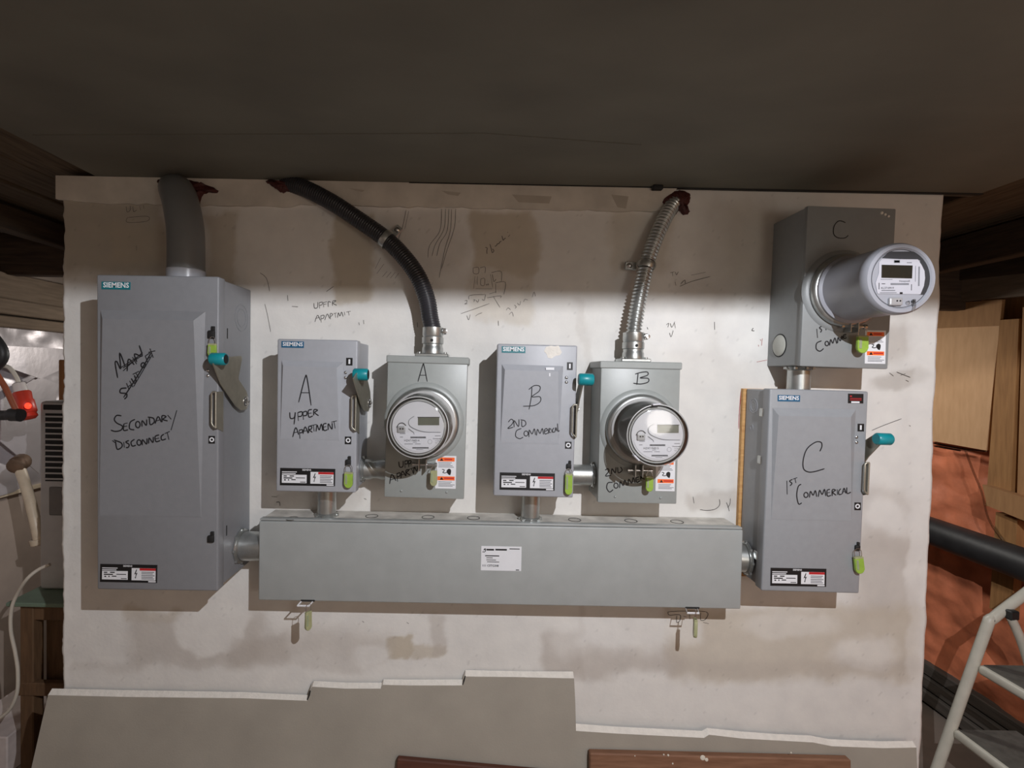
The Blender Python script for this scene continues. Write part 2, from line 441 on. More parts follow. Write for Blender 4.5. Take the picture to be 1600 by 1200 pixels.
def blob(cx, cy, rx, ry, c, op, soft=0.3):
    global colr
    q = np.sqrt(((wx - cx) / rx) ** 2 + ((wy - cy) / ry) ** 2)
    m = sm(1 + soft, 1 - soft, q) * op
    colr = colr * (1 - m[..., None]) + c * m[..., None]
patch(90, 290, 262, 430, TAN * 0.72, 0.75, 16); patch(170, 350, 262, 405, TAN, 0.45, 8); patch(322, 330, 372, 470, TAN, 0.55, 7)  # first patch: bare beige board, darkened further to deepen the shade there
patch(519, 325, 586, 478, TAN, 0.75, 5); patch(735, 320, 838, 500, TAN, 0.42, 7); patch(735, 325, 845, 425, TAN, 0.55, 5)
patch(955, 322, 1050, 430, TAN, 0.4, 10); patch(1090, 310, 1210, 470, GREY, 0.5, 25); patch(1130, 330, 1215, 440, TAN, 0.35, 25)
blob(1050, 515, 55, 34, BRT, 0.9); blob(1165, 515, 45, 45, BRT, 0.9); patch(1060, 440, 1200, 480, GREY, 0.3, 15)
patch(1075, 772, 1160, 800, GREY, 0.5, 6); patch(905, 470, 915, 1060, GREY, 0.25, 3)
patch(1380, 505, 1432, 560, GREY, 0.55, 14); blob(1402, 594, 42, 14, DIRT, 0.4); patch(1340, 768, 1440, 880, GREY, 0.4, 14)
blob(1385, 815, 36, 28, BRT, 0.6); patch(1330, 840, 1440, 960, GREY, 0.55, 18); patch(1050, 945, 1440, 1062, TAN, 0.62, 14)
blob(1352, 1020, 55, 30, BRT, 0.55); blob(1430, 850, 12, 60, BRT, 0.4); blob(1075, 985, 30, 24, BRT, 0.5); blob(1230, 975, 70, 22, BRT, 0.35)
patch(850, 985, 905, 1058, GREY, 0.7, 10); blob(925, 1000, 60, 35, BRT, 0.4); patch(895, 1015, 1075, 1055, GREY, 0.5, 12)
patch(604, 992, 640, 1032, TAN, 0.8, 3); patch(640, 1008, 702, 1028, TAN, 0.6, 3); patch(680, 960, 703, 1026, GREY, 0.5, 5)
patch(400, 985, 610, 1032, GREY, 0.5, 18); blob(580, 1020, 30, 16, BRT, 0.5); patch(190, 945, 300, 965, TAN, 0.5, 6)
patch(205, 955, 420, 1040, GREY, 0.6, 16); blob(330, 968, 58, 52, WHITE * 1.03, 0.9, 0.12); patch(360, 990, 460, 1035, GREY, 0.5, 8)
patch(110, 1034, 560, 1044, GREY, 0.3, 8); patch(900, 1030, 1440, 1056, GREY, 0.35, 8); patch(430, 770, 560, 800, GREY, 0.35, 8)
patch(98, 440, 108, 1075, BRT, 0.5, 4); patch(1420, 480, 1475, 1160, BRT, 0.4, 5); pass
patch(600, 330, 720, 420, GREY, 0.35, 14); patch(640, 420, 690, 470, TAN, 0.2, 10)
spk = (fbm(gx, gz, 120, 5) > 0.80); colr[spk] *= 0.86
co = np.stack([gx, relief - 0.0015, gz], -1).reshape(-1, 3)
idx = np.arange(NX * NZ).reshape(NZ, NX)
quads = np.stack([idx[:-1, :-1], idx[:-1, 1:], idx[1:, 1:], idx[1:, :-1]], -1).reshape(-1, 4)
edge = np.concatenate([idx[0, :], idx[1:, -1], idx[-1, -2::-1], idx[-2:0:-1, 0]])
nb = len(co); back = co[edge].copy(); back[:, 1] = 0.11
ne = len(edge); ar = np.arange(ne); nx_ = (ar + 1) % ne
side = np.stack([edge, nb + ar, nb + nx_, edge[nx_]], -1)
allco = np.concatenate([co, back]); allf = np.concatenate([quads, side])
me = bpy.data.meshes.new('wall_back'); me.from_pydata(allco.tolist(), [], allf.tolist() + [list(range(nb + ne - 1, nb - 1, -1))])
ca = me.color_attributes.new('tone', 'FLOAT_COLOR', 'POINT')
c4 = np.ones((len(allco), 4)); c4[:nb, :3] = colr.reshape(-1, 3); c4[nb:, :3] = WHITE
ca.data.foreach_set('color', c4.ravel())
me.polygons.foreach_set('use_smooth', [True] * len(quads) + [False] * (len(me.polygons) - len(quads)))
MW = mat('patched_drywall', (220, 217, 210), 0.88, var=0.05, scale=18, bump=0.14, bscale=90)
nt = MW.node_tree; at = nt.nodes.new('ShaderNodeAttribute'); at.attribute_name = 'tone'
mul = nt.nodes.new('ShaderNodeMix'); mul.data_type = 'RGBA'; mul.blend_type = 'MULTIPLY'; mul.inputs[0].default_value = 1.0
rp = [n for n in nt.nodes if n.type == 'VALTORGB'][0]
rp.color_ramp.elements[0].color = (0.95, 0.95, 0.95, 1); rp.color_ramp.elements[1].color = (1.04, 1.04, 1.03, 1)
nt.links.new(at.outputs['Color'], mul.inputs[6]); nt.links.new(rp.outputs[0], mul.inputs[7])
nt.links.new(mul.outputs[2], nt.nodes['Principled BSDF'].inputs['Base Color'])
me.materials.append(MW)
wall = bpy.data.objects.new('wall_back', me); COL.objects.link(wall)
tag(wall, 'patched unpainted drywall partition carrying the meters', 'wall', kind='structure')

# strip of drywall along the top of the partition, with a ragged lower edge
bm = bmesh.new(); low = []
for px in range(92, 1046, 14):
    low.append(P(px, 314 + (px - 92) * 0.0195 + random.uniform(-1.6, 1.6) + (4 if 120 < px < 470 else 0), 0.0))
poly = [Vector((low[0].x, 0.0, ZB - 0.001))] + low + [P(1046, 310, 0.0), Vector((P(1056, 300, 0).x, 0.0, ZB - 0.001))]
for p in poly: p.y = -0.001
add_prism(bm, poly, (0, -0.010, 0)); o = finish(bm, 'trim_1', M_mud)
tag(o, 'ragged strip of mudded drywall along the top of the meter wall', 'trim', kind='structure')
for x0, y0, x1, y1 in ((800, 304, 862, 318), (955, 304, 982, 326), (545, 294, 570, 300), (690, 298, 720, 306)):
    px_poly(None, 'bare_patch', M_bare, [(x0, y0), (x1, y0 + 3), (x1 - 4, y1), (x0 + 10, y1 - 2)], 0.0112, 0.0004, parent=o)

# ---- side walls behind the partition: left
def lumpy(name, y0, y1, z0, z1, x, amp, m, nu=40, nv=50, sc=5, seed=1, sign=1, parent=None):
    u = np.linspace(y0, y1, nu)[None, :].repeat(nv, 0); v = np.linspace(z0, z1, nv)[:, None].repeat(nu, 1)
    h = np.abs(fbm(u + 10, v + 10, sc, seed) - 0.5) * 2 * amp + (fbm(u, v, sc * 3, seed + 9) - 0.5) * amp * 0.4
    c = np.stack([x + sign * h, u, v], -1).reshape(-1, 3); i = np.arange(nu * nv).reshape(nv, nu)
    q = np.stack([i[:-1, :-1], i[:-1, 1:], i[1:, 1:], i[1:, :-1]], -1).reshape(-1, 4)
    me = bpy.data.meshes.new(name); me.from_pydata(c.tolist(), [], q.tolist()); me.materials.append(m)
    me.polygons.foreach_set('use_smooth', [True] * len(q))
    o = bpy.data.objects.new(name, me); COL.objects.link(o); o.parent = parent
    return o
bm = bmesh.new(); add_box(bm, XL - 0.2, XL, -3.4, 1.9, 0, E + 0.95)
wl = struct(bm, 'wall_left', M_beige, 'beige left basement wall, foil insulation on its upper half')
zf0 = PX(0, 772, XL + 0.01).z; zf1 = PX(40, 515, XL + 0.02).z
lumpy('foil_sheet', -0.2, 1.4, zf0, zf1, XL + 0.012, 0.05, M_foil, 60, 60, 4, 5, 1, wl)
# folded foil flaps
for pts, dd in (([(0, 625), (58, 588), (90, 600), (84, 640), (60, 680), (60, 740), (0, 690)], 0.03), ([(0, 540), (100, 545), (100, 575), (62, 592), (0, 570)], 0.045)):
    bm = bmesh.new(); add_prism(bm, [PX(x, y, XL + dd + 0.04) for x, y in pts], (0.004, 0, 0)); finish(bm, 'foil_flap', M_foil, wl)
bm = bmesh.new(); add_box(bm, XL, XL + 0.03, -0.3, 1.3, zf0 - 0.012, zf0 + 0.006, 0.002, 1); finish(bm, 'foil_edge_batten', M_pipew, wl)
for z0, z1, dx, m in ((zf1, zf1 + 0.045, 0.06, M_rail), (zf1 + 0.05, zf1 + 0.11, 0.09, M_rail), (zf1 + 0.115, zf1 + 0.22, 0.05, M_rail)):
    bm = bmesh.new(); add_box(bm, XL, XL + dx, -0.4, 1.4, z0, z1, 0.004, 1); finish(bm, 'sill_board', m, wl)
bm = bmesh.new(); c0 = P(91, 600, -0.60); add_box(bm, c0.x, c0.x + 0.045, 0.60, 0.66, P(95, 640, -.6).z, P(95, 562, -.6).z, 0.003, 1); finish(bm, 'stud', M_stud, wl)
# ---- right
bm = bmesh.new(); add_box(bm, XR, XR + 0.2, -3.4, 1.9, 0, E + 0.95)
wr = struct(bm, 'wall_right', M_stud, 'right basement wall of studs, plywood and red insulation behind plastic')
lumpy('insulation_batt', -1.2, 1.45, 0.02, PX(1500, 690, XR).z + 0.02, XR - 0.015, -0.07, M_insul, 118, 90, 4, 15, 1, wr)
def on_right(name, pts, x, th, m):
    bm = bmesh.new(); add_prism(bm, [PX(a, b, x) for a, b in pts], (th, 0, 0)); return finish(bm, name, m, wr)
on_right('plywood_panel', [(1440, 514), (1562, 509), (1541, 704), (1440, 686)], XR - 0.085, 0.012, M_sheet)
on_right('upper_board', [(1440, 477), (1566, 468), (1562, 509), (1440, 514)], XR - 0.09, 0.012, M_sheet_d)
on_right('sill_board', [(1440, 444), (1625, 424), (1625, 460), (1440, 476)], XR - 0.11, 0.03, M_rail)
on_right('dark_header', [(1440, 395), (1625, 375), (1625, 424), (1440, 444)], XR - 0.12, 0.03, M_joist)
on_right('stud', [(1562, 500), (1592, 498), (1578, 800), (1540, 790)], XR - 0.10, 0.05, M_stud)
on_right('stud', [(1598, 480), (1640, 478), (1635, 830), (1588, 810)], XR - 0.10, 0.05, M_sheet_d)
on_right('stud', [(1556, 800), (1590, 812), (1580, 965), (1546, 950)], XR - 0.092, 0.03, M_stud)
on_right('cross_board', [(1535, 757), (1640, 790), (1640, 830), (1542, 790)], XR - 0.13, 0.03, M_sheet_d)
bm = bmesh.new()
for s in ([(1458, 692), (1480, 697), (1508, 702), (1540, 705)], [(1508, 703), (1520, 735), (1534, 770), (1545, 812), (1570, 850)], [(1460, 697), (1500, 704)]):
    pts = crom([PX(a, b, XR - 0.1) for a, b in s], 5); add_tube(bm, pts, 0.004, 6)
finish(bm, 'vapour_barrier_fold', glassmat('clear_plastic_film', (0.9, 0.88, 0.86), 0.25), wr)
for k in range(3):
    bm = bmesh.new(); z = PX(1440, 1062, XR - 0.03).z + 0.055 * (k - 1.0)
    add_box(bm, XR - 0.06 - 0.012 * (2 - k), XR - 0.02, -0.2, 1.4, max(0.003, z), z + 0.05, 0.004, 1)
    o = finish(bm, 'baseboard_right', M_basebd, wr) if k else finish(bm, 'base_plank', M_basebd, wr)
    if k: o.name = 'base_plank'

# ------------------------------------------------------------------ fitted enclosure boxes
def fit(tl, tr, br, bl, d):
    a, b, c, e = (P(x, y, d) for x, y in (tl, tr, br, bl))
    w = ((b - a).length + (c - e).length) / 2; h = ((e - a).length + (c - b).length) / 2
    hv = (b - a) + (c - e); vv = (a - e) + (b - c)
    ang = (math.atan2(hv.z, hv.x) + math.atan2(-vv.x, vv.z)) / 2
    cen = (a + b + c + e) / 4
    up = Vector((-math.sin(ang), 0, math.cos(ang)))
    base = cen - up * (h / 2); base.y = 0
    return base, w, h, ang

def bolt_poly(x, y, s):
    return [(x + s * a, y + s * b) for a, b in ((0.1, -1), (-0.35, 0.15), (0.05, 0.0), (-0.15, 0.9), (-0.3, 0.7), (-0.05, 1.15), (0.12, 0.6), (0.0, 0.7), (0.4, -0.25), (0.0, -0.1), (0.3, -1))]

def nameplate(root, d, x0, y0, x1, y1):
    W, H = x1 - x0, y1 - y0
    X = lambda f: x0 + W * f
    Y = lambda f: y0 + H * f
    pl = px_poly(root, 'nameplate', M_black, rect(x0, y0, x1, y1), d, 0.0008); pl['label'] = 'black rating and danger nameplate'
    d2 = d + 0.0008
    sk = W * 0.0195
    px_rects(root, 'rating_panel', M_white, [(X(.03), Y(.38), X(.48), Y(.86))], d2, parent=pl)
    px_rects(root, 'danger_panel', M_white, [(X(.55), Y(.2) + sk * .5, X(.97), Y(.88) + sk * .5)], d2, parent=pl)
    px_rects(root, 'danger_header', M_red, [(X(.69), Y(.2) + sk * .7, X(.97), Y(.33) + sk * .7)], d2 + 0.0003, parent=pl)
    px_poly(root, 'bolt_symbol', M_black, bolt_poly(X(.62), Y(.52) + sk * .6, H * 0.24), d2 + 0.0003, 0.0002, parent=pl)
    ls = [(X(.72), Y(f) + sk * .7, X(.72 + w_), Y(f + .045) + sk * .7) for f, w_ in ((.40, .22), (.49, .2), (.59, .23), (.68, .2), (.77, .22))]
    px_rects(root, 'danger_text', M_grey_print, ls, d2 + 0.0003, 0.0002, parent=pl)
    ls = [(X(.06), Y(.44), X(.12), Y(.5)), (X(.17), Y(.44), X(.25), Y(.5)), (X(.06), Y(.55), X(.22), Y(.61)), (X(.28), Y(.56), X(.45), Y(.6)), (X(.07), Y(.66), X(.1), Y(.73)), (X(.14), Y(.66), X(.16), Y(.73)), (X(.2), Y(.66), X(.28), Y(.71)), (X(.36), Y(.8), X(.46), Y(.84))]
    px_rects(root, 'rating_text', M_black, ls, d2 + 0.0003, 0.0002, parent=pl)
    px_rects(root, 'plate_text', M_white, [(X(.03), Y(.2), X(.3), Y(.245)), (X(.03), Y(.3), X(.28), Y(.345)), (X(.84), Y(.91) + sk * .8, X(.97), Y(.98) + sk * .8)], d2, 0.0002, parent=pl)
    text_mesh(root, 'plate_brand', 'SIEMENS', M_white, X(.40), Y(.135) + sk * .4, X(.56), d2, parent=pl, bold=0.02)
    return pl

def marker_plate(root, d, x0, y0, x1, y1, kind):
    pl = px_poly(root, 'on_marker' if kind == 'I' else 'off_marker', M_black, rect(x0, y0, x1, y1), d, 0.0006)
    cx, cy = (x0 + x1) / 2, (y0 + y1) / 2; W, H = x1 - x0, y1 - y0
    if kind == 'I': px_rects(root, 'bar_symbol', M_white, [(cx - W * .14, cy - H * .3, cx + W * .14, cy + H * .3)], d + 0.0006, parent=pl)
    else:
        bm = bmesh.new(); c = loc(root, P(cx, cy, d + 0.0008)); s = (P(x1, y0, d) - P(x0, y0, d)).length / 2
        add_lathe(bm, [(s * .75, 0), (s * .75, .0003), (s * .38, .0003), (s * .38, 0)], c, (0, -1, 0), 20); finish(bm, 'ring_symbol', M_white, pl)

def badge(root, d, x0, y0, x1, y1, m):
    b = px_poly(root, 'brand_badge', m, rect(x0, y0, x1, y1), d, 0.0008)
    text_mesh(root, 'badge_lettering', 'SIEMENS', M_white, x0 + (x1 - x0) * .05, y1 - (y1 - y0) * .27, x1 - (x1 - x0) * .05, d + 0.0008, parent=b, bold=0.025)

PANEL = {}
def switch(label, corners, d, emb, m, back=0.0, grip=None, plate_px=None, loop=None, side_hinges=False):
    base, w, h, ang = fit(*corners, d)
    r = thing('disconnect_switch', label, 'switch box', base, ang, 'safety disconnect switches on the meter wall')
    bm = bmesh.new(); add_box(bm, -w / 2 + .004, w / 2 - .004, -(d - .03), -back - 0.0006, .004, h - .004, 0.002, 1)
    finish(bm, 'enclosure', m, r, 30)
    bm = bmesh.new(); add_box(bm, -w / 2, w / 2, -d, -(d - .032), 0, h, 0.004, 3)
    door = finish(bm, 'door', m, r, 30)
    # raised panel that is proud at its top and dies away at its foot
    x0, y0, x1, y1 = emb
    p = [loc(r, P(a, b, d)) for a, b in ((x0, y0), (x1, y0 + 3), (x1 - 6, y1 + 3), (x0 - 2, y1))]
    bm = bmesh.new(); ins, up = min(0.024, (p[1].x - p[0].x) * 0.09), 0.0105
    o4 = [Vector((q.x, -d - 0.0002, q.z)) for q in p]
    i4 = [o4[0] + Vector((ins * .55, -up, -ins)), o4[1] + Vector((-ins, -up, -ins)), o4[2] + Vector((-0.002, -.0004, .004)), o4[3] + Vector((.002, -.0004, .004))]
    PANEL[r.name] = (d, up, (i4[2].z + i4[3].z) / 2, (i4[0].z + i4[1].z) / 2)
    vo = [bm.verts.new(q) for q in o4]; vi = [bm.verts.new(q) for q in i4]
    for k in range(4): bm.faces.new([vo[k], vo[(k + 1) % 4], vi[(k + 1) % 4], vi[k]])
    bm.faces.new([vi[3], vi[1], vi[0]]); bm.faces.new([vi[3], vi[2], vi[1]])
    finish(bm, 'raised_panel', m, door)
    if grip:
        gx, gy = grip
        g = loc(r, P(gx, gy, d + .032)); sx = w / 2; xg = sx + 0.0165; yg = -(d + .032)
        H = bmesh.new(); zt = g.z; xp = sx + .008
        if plate_px:
            poly = [loc(r, PX(a, b, (r.location.x + xp * math.cos(ang)))) for a, b in plate_px]
            poly = [Vector((xp, q.y, q.z)) for q in poly]
        else:
            poly = [Vector((xp, yg + a, zt + b)) for a, b in ((-.012, -.004), (.0, -.014), (.035, -.05), (.06, -.085), (.075, -.092), (.092, -.085), (.096, -.065), (.085, -.045), (.045, -.008), (.02, .008), (-.005, .01))]
        add_prism(H, poly, (.003, 0, 0)); hp = finish(H, 'handle', M_zinc, r)
        bm = bmesh.new()
        add_lathe(bm, [(0.0, -.018), (.0125, -.018), (.0148, -.015), (.0148, .015), (.0125, .018), (.0105, .018), (.0105, .010), (0.0, .010)], (xg, yg, zt), (1, 0, 0), 28)
        finish(bm, 'grip', M_teal, hp, 40)
        bm = bmesh.new(); add_lathe(bm, [(0.0115, 0.0), (0.0115, .0004), (0, .0004)], (xg + .0176 if not plate_px == 'x' else xg, yg, zt), (1, 0, 0), 24, cap0=True); finish(bm, 'grip_end_cap', M_dark, hp)
        bm = bmesh.new(); cy = sum(q.y for q in poly) / len(poly); py_ = max(q.y for q in poly) - .02; pz = min(q.z for q in poly) + .022
        add_lathe(bm, [(.014, -.012), (.014, 0), (.011, .002), (0, .002)], (xp + .004, py_, pz), (1, 0, 0), 20)
        for k in range(3):
            a = k * 2.1
            add_lathe(bm, [(.0032, 0), (.0032, .003), (0, .004)], (xp + .005, py_ + .009 * math.cos(a), pz + .009 * math.sin(a)), (1, 0, 0), 10)
        finish(bm, 'pivot_hub', M_steel, hp, 40)
    if loop:
        zt = loc(r, P(corners[1][0], loop[0], d)).z; zb = loc(r, P(corners[1][0], loop[1], d)).z; sx = w / 2; y0 = -(d - .012)
        bm = bmesh.new(); yf = -(d + .012); xa, xb = sx - .010, sx
        add_tube(bm, [(xb, yf, zt), (xa + .003, yf, zt), (xa, yf, zt - .004), (xa, yf, zb + .012), (xa + .003, yf, zb + .006), (xb, yf, zb)], .0022, 8)
        add_tube(bm, [(xb, yf, zt), (xb, yf, zb)], .0022, 8)
        add_prism(bm, [Vector((sx, -(d - .02), zt)), Vector((sx, yf, zt)), Vector((sx, yf, zb)), Vector((sx, -(d - .02), zb - .012))], (.0022, 0, 0))
        finish(bm, 'latch_loop', M_zinc, r, 50)
    return r, w, h, ang
def side_ring(r, x, py, pz, rad, sgn, m, name='knockout_ring'):
    bm = bmesh.new()
    for rr in (rad, rad * .68):
        add_lathe(bm, [(rr, 0), (rr, .0008), (rr - .0018, .0008), (rr - .0018, 0)], (x, py, pz), (sgn, 0, 0), 32)
    return finish(bm, name, m, r)
def screws(r, d, pts, name='rivet', m=None, rad=.0042):
    for x, y in pts:
        bm = bmesh.new(); add_lathe(bm, [(rad, 0), (rad, .001), (rad * .7, .0024), (0, .0032)], loc(r, P(x, y, d)), (0, -1, 0), 14); finish(bm, name, m or M_steel, r, 50)
def hasp(r, d, x, y, s=1.0):
    bm = bmesh.new(); c = loc(r, P(x, y, d))
    add_box(bm, c.x - .009 * s, c.x + .007 * s, -d - .006, -d + .001, c.z - .010 * s, c.z + .008 * s, .003, 2)
    add_box(bm, c.x - .002 * s, c.x + .006 * s, -d - .004, -d + .001, c.z + .006 * s, c.z + .017 * s, .001, 1)
    return finish(bm, 'door_latch', M_dark, r, 40)

C0 = (0, 500, 4.0)
# --- the tall secondary disconnect
ds = 0.18
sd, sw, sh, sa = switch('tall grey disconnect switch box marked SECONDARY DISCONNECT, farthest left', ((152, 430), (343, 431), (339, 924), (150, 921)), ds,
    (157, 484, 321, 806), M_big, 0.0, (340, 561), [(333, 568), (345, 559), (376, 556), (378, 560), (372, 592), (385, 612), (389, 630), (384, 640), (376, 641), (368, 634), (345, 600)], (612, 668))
badge(sd, ds, 159, 440, 204, 452, M_badge)
nameplate(sd, ds, 157, 881, 246, 909)
marker_plate(sd, ds, 326, 681, 336, 693, 'O')
screws(sd, ds, [(325, 579), (325, 587)])
hasp(sd, ds, 332, 522, 1.1); hasp(sd, ds, 331, 841, 1.0)
side_ring(sd, sw / 2 - .004, -.055, loc(sd, P(372, 497, .05)).z, .036, 1, M_big)
for py in (520, 832):
    z = loc(sd, PX(352, py, sd.location.x + sw / 2)).z
    bm = bmesh.new(); add_box(bm, sw / 2 - .006, sw / 2 - .0035, -.152 + .02, -.148 + .02, z - .013, z + .013); finish(bm, 'side_slot', M_dark, sd)
strk = [[(730, 362), (716, 270), (728, 262), (750, 305), (745, 205), (778, 290)], [(790, 320), (800, 245), (835, 280)], [(785, 290), (830, 262)], [(825, 232), (850, 275)], [(852, 262), (838, 212), (885, 225), (868, 158)], [(748, 300), (885, 212)], [(765, 318), (888, 202)], [(765, 300), (880, 225)],
    [(785, 425), (750, 430), (745, 455), (782, 460), (785, 480), (770, 495)], [(785, 395), (800, 435)], [(805, 380), (825, 420)], [(790, 420), (820, 400)], [(815, 365), (835, 395), (845, 380), (835, 345)], [(825, 340), (865, 320)], [(845, 332), (862, 362)], oval(892, 282, 14, 15), [(905, 225), (920, 265)], [(905, 225), (935, 205)], [(912, 245), (935, 232)], [(925, 202), (968, 192)], [(935, 178), (955, 235)], [(765, 485), (855, 350), (945, 200)], [(830, 415), (950, 215)]]
ink(sd, 'crossed_out_marker_writing', M_ink, C0, strk, ds + .0108, .0032, panel=PANEL[sd.name])
strk = [[(750, 600), (720, 598), (705, 622), (720, 645), (755, 665), (745, 690), (710, 698), (682, 690)], [(765, 650), (762, 690), (790, 688)], [(763, 668), (785, 664)], [(765, 650), (788, 645)], [(835, 622), (805, 640), (800, 680), (830, 688)], oval(852, 655, 14, 20), [(878, 668), (880, 630), (905, 660), (908, 622)], [(925, 612), (930, 655), (955, 640), (950, 615), (915, 608)], [(960, 650), (980, 605), (1000, 640)], [(968, 632), (992, 625)], [(1005, 640), (1005, 600), (1030, 605), (1010, 622), (1040, 632)], [(1040, 595), (1062, 622)], [(1098, 565), (1060, 690)],
    [(710, 760), (720, 810), (750, 795), (745, 770), (700, 752)], [(690, 755), (715, 775)], [(762, 765), (765, 800)], [(795, 755), (775, 765), (795, 780), (790, 798), (775, 800)], [(830, 748), (808, 765), (815, 790), (838, 785)], oval(858, 768, 13, 17), [(878, 785), (880, 750), (905, 778), (908, 742)], [(918, 775), (922, 740), (945, 768), (948, 732)], [(985, 720), (960, 730), (965, 762), (992, 755)], [(962, 745), (985, 740)], [(1015, 715), (998, 730), (1002, 752), (1028, 745)], [(1020, 712), (1052, 698)], [(1036, 706), (1046, 750)]]
ink(sd, 'marker_writing', M_ink, C0, strk, ds + .0108, .0030, panel=PANEL[sd.name])

# --- switch A
da = 0.14
CA = (400, 500, 4.0)
sA, wA, hA, aA = switch('small grey disconnect switch box marked A UPPER APARTMENT', ((433, 529), (559, 532), (556, 770), (431, 768)), da,
    (440, 563, 537, 686), M_switch, 0.0, (560, 585), [(551, 592), (558, 580), (572, 578), (573, 594), (577, 612), (578, 632), (574, 643), (568, 642), (563, 632), (557, 612)], (618, 672))
badge(sA, da, 440, 533, 475, 543, M_badge_b)
nameplate(sA, da, 438, 731, 524, 758)
marker_plate(sA, da, 541, 559, 551, 571, 'I'); marker_plate(sA, da, 539, 682, 549, 694, 'O')
screws(sA, da, [(540, 582), (540, 590)]); hasp(sA, da, 545, 722, .9)
ink(sA, 'marker_writing', M_ink, CA, [[(262, 515), (305, 362), (318, 365), (340, 535)], [(280, 455), (328, 455)],
    [(205, 578), (208, 615), (232, 612), (240, 578), (230, 655)], [(255, 580), (258, 632)], [(255, 580), (282, 575), (280, 600), (258, 605)], [(288, 575), (290, 625)], [(288, 578), (310, 572), (310, 596), (290, 600)], [(345, 560), (322, 568), (325, 608), (350, 600)], [(322, 586), (342, 582)], [(355, 598), (358, 562), (380, 565), (362, 580), (386, 600)],
    [(220, 735), (240, 675), (258, 720)], [(228, 708), (252, 702)], [(262, 690), (266, 745)], [(260, 692), (282, 688), (280, 705), (264, 708)], [(285, 715), (300, 670), (318, 712)], [(290, 698), (312, 694)], [(322, 708), (322, 670), (340, 668), (338, 684), (324, 688), (345, 705)], [(335, 662), (372, 655)], [(352, 660), (356, 700)], [(368, 700), (375, 658), (388, 690), (402, 652), (410, 695)], [(435, 648), (415, 655), (418, 692), (440, 688)], [(416, 672), (432, 668)], [(445, 690), (446, 650), (468, 685), (470, 645)], [(465, 640), (500, 632)], [(482, 637), (488, 680)]], da + .0108, .0028, panel=PANEL[sA.name])

# --- switch B
CB = (700, 500, 4.0)
sB, wB, hB, aB = switch('small grey disconnect switch box marked B 2ND COMMERICAL, paint scraped at its top', ((776, 537), (902, 540), (896, 779), (772, 774)), da,
    (784, 569, 880, 692), M_switch, 0.0, (917, 593), None, (632, 682))
badge(sB, da, 784, 541, 821, 551, M_badge)
nameplate(sB, da, 781, 738, 867, 765)
marker_plate(sB, da, 886, 566, 895, 578, 'I'); marker_plate(sB, da, 883, 690, 893, 701, 'O')
screws(sB, da, [(885, 590), (885, 597)]); hasp(sB, da, 889, 728, .8)
px_poly(sB, 'scraped_paint_patch', M_gyp, [(853, 542), (861, 540), (866, 541), (873, 540), (875, 545), (878, 550), (875, 555), (868, 556), (862, 560), (856, 559), (854, 553), (850, 549)], da, .0005)
px_rects(sB, 'paint_scrape', M_white, [(853, 574, 866, 578), (858, 583, 860, 588)], da + .0106, .0003)
ink(sB, 'marker_writing', M_ink, CB, [[(525, 420), (522, 480), (508, 560)], [(505, 435), (540, 410), (575, 415), (570, 445), (525, 480), (575, 480), (578, 510), (540, 535), (470, 540)],
    [(378, 640), (395, 622), (410, 632), (400, 655), (375, 680), (410, 672)], [(415, 672), (415, 630), (442, 668), (445, 622)], [(462, 630), (465, 668), (488, 655), (482, 632), (455, 625)],
    [(460, 680), (430, 695), (425, 730), (450, 745), (472, 735)], oval(490, 712, 13, 16), [(508, 735), (510, 690), (528, 715), (542, 682), (550, 722)], [(556, 725), (562, 685), (578, 712), (592, 680), (600, 718)], [(604, 698), (624, 692), (618, 680), (606, 690), (610, 715), (628, 708)], [(632, 714), (632, 684), (643, 682), (634, 698), (645, 708)], [(650, 682), (652, 708)], [(667, 676), (657, 688), (659, 704), (669, 702)], [(671, 704), (677, 674), (684, 698)], [(673, 690), (682, 688)], [(687, 648), (691, 697), (700, 692)]], da + .0108, .0021, panel=PANEL[sB.name])

# --- switch C on its plywood backer
dc = 0.135
CC = (1100, 500, 4.0)
bb, bw, bh, ba = fit((1157, 606), (1330, 612), (1312, 905), (1149, 902), 0.014)
bm = bmesh.new(); c0 = P(1157, 607, .014); c1 = P(1150, 900, .014); c2 = P(1330, 905, .014)
add_box(bm, 0, 0.27, -.015, -.002, 0, (c0 - c1).length, 0.0008, 1)
o = finish(bm, 'backer_board', M_ply); o.location = (c1.x, 0, c1.z); o.rotation_euler = (0, math.radians(0.4), 0)
tag(o, 'strip of raw plywood backer board behind switch box C', 'board')
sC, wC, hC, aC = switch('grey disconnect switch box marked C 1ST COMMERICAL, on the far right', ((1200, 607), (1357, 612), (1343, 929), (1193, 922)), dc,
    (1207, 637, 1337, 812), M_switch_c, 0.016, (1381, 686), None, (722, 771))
badge(sC, dc, 1215, 617, 1250, 627, M_badge_b)
nameplate(sC, dc, 1204, 887, 1291, 915)
marker_plate(sC, dc, 1340, 662, 1350, 674, 'I'); marker_plate(sC, dc, 1335, 785, 1345, 797, 'O')
screws(sC, dc, [(1338, 683), (1338, 691)]); hasp(sC, dc, 1339, 855, .8)
st = px_poly(sC, 'warning_sticker', M_black, rect(1325, 615, 1349, 630), dc, .0006)
px_rects(sC, 'sticker_print', M_red, [(1328, 618, 1331, 620), (1328, 622, 1346, 623), (1328, 624.5, 1346, 625.3)], dc + .0006, parent=st)
px_rects(sC, 'sticker_number_box', M_white, [(1330, 627, 1343, 629.6)], dc + .0006, parent=st)
side_ring(sC, -wC / 2 + .004, -.055, loc(sC, P(1182, 634, .055)).z, .020, -1, M_switch)
side_ring(sC, -wC / 2 + .004, -.05, loc(sC, P(1170, 668, .055)).z, .009, -1, M_switch)
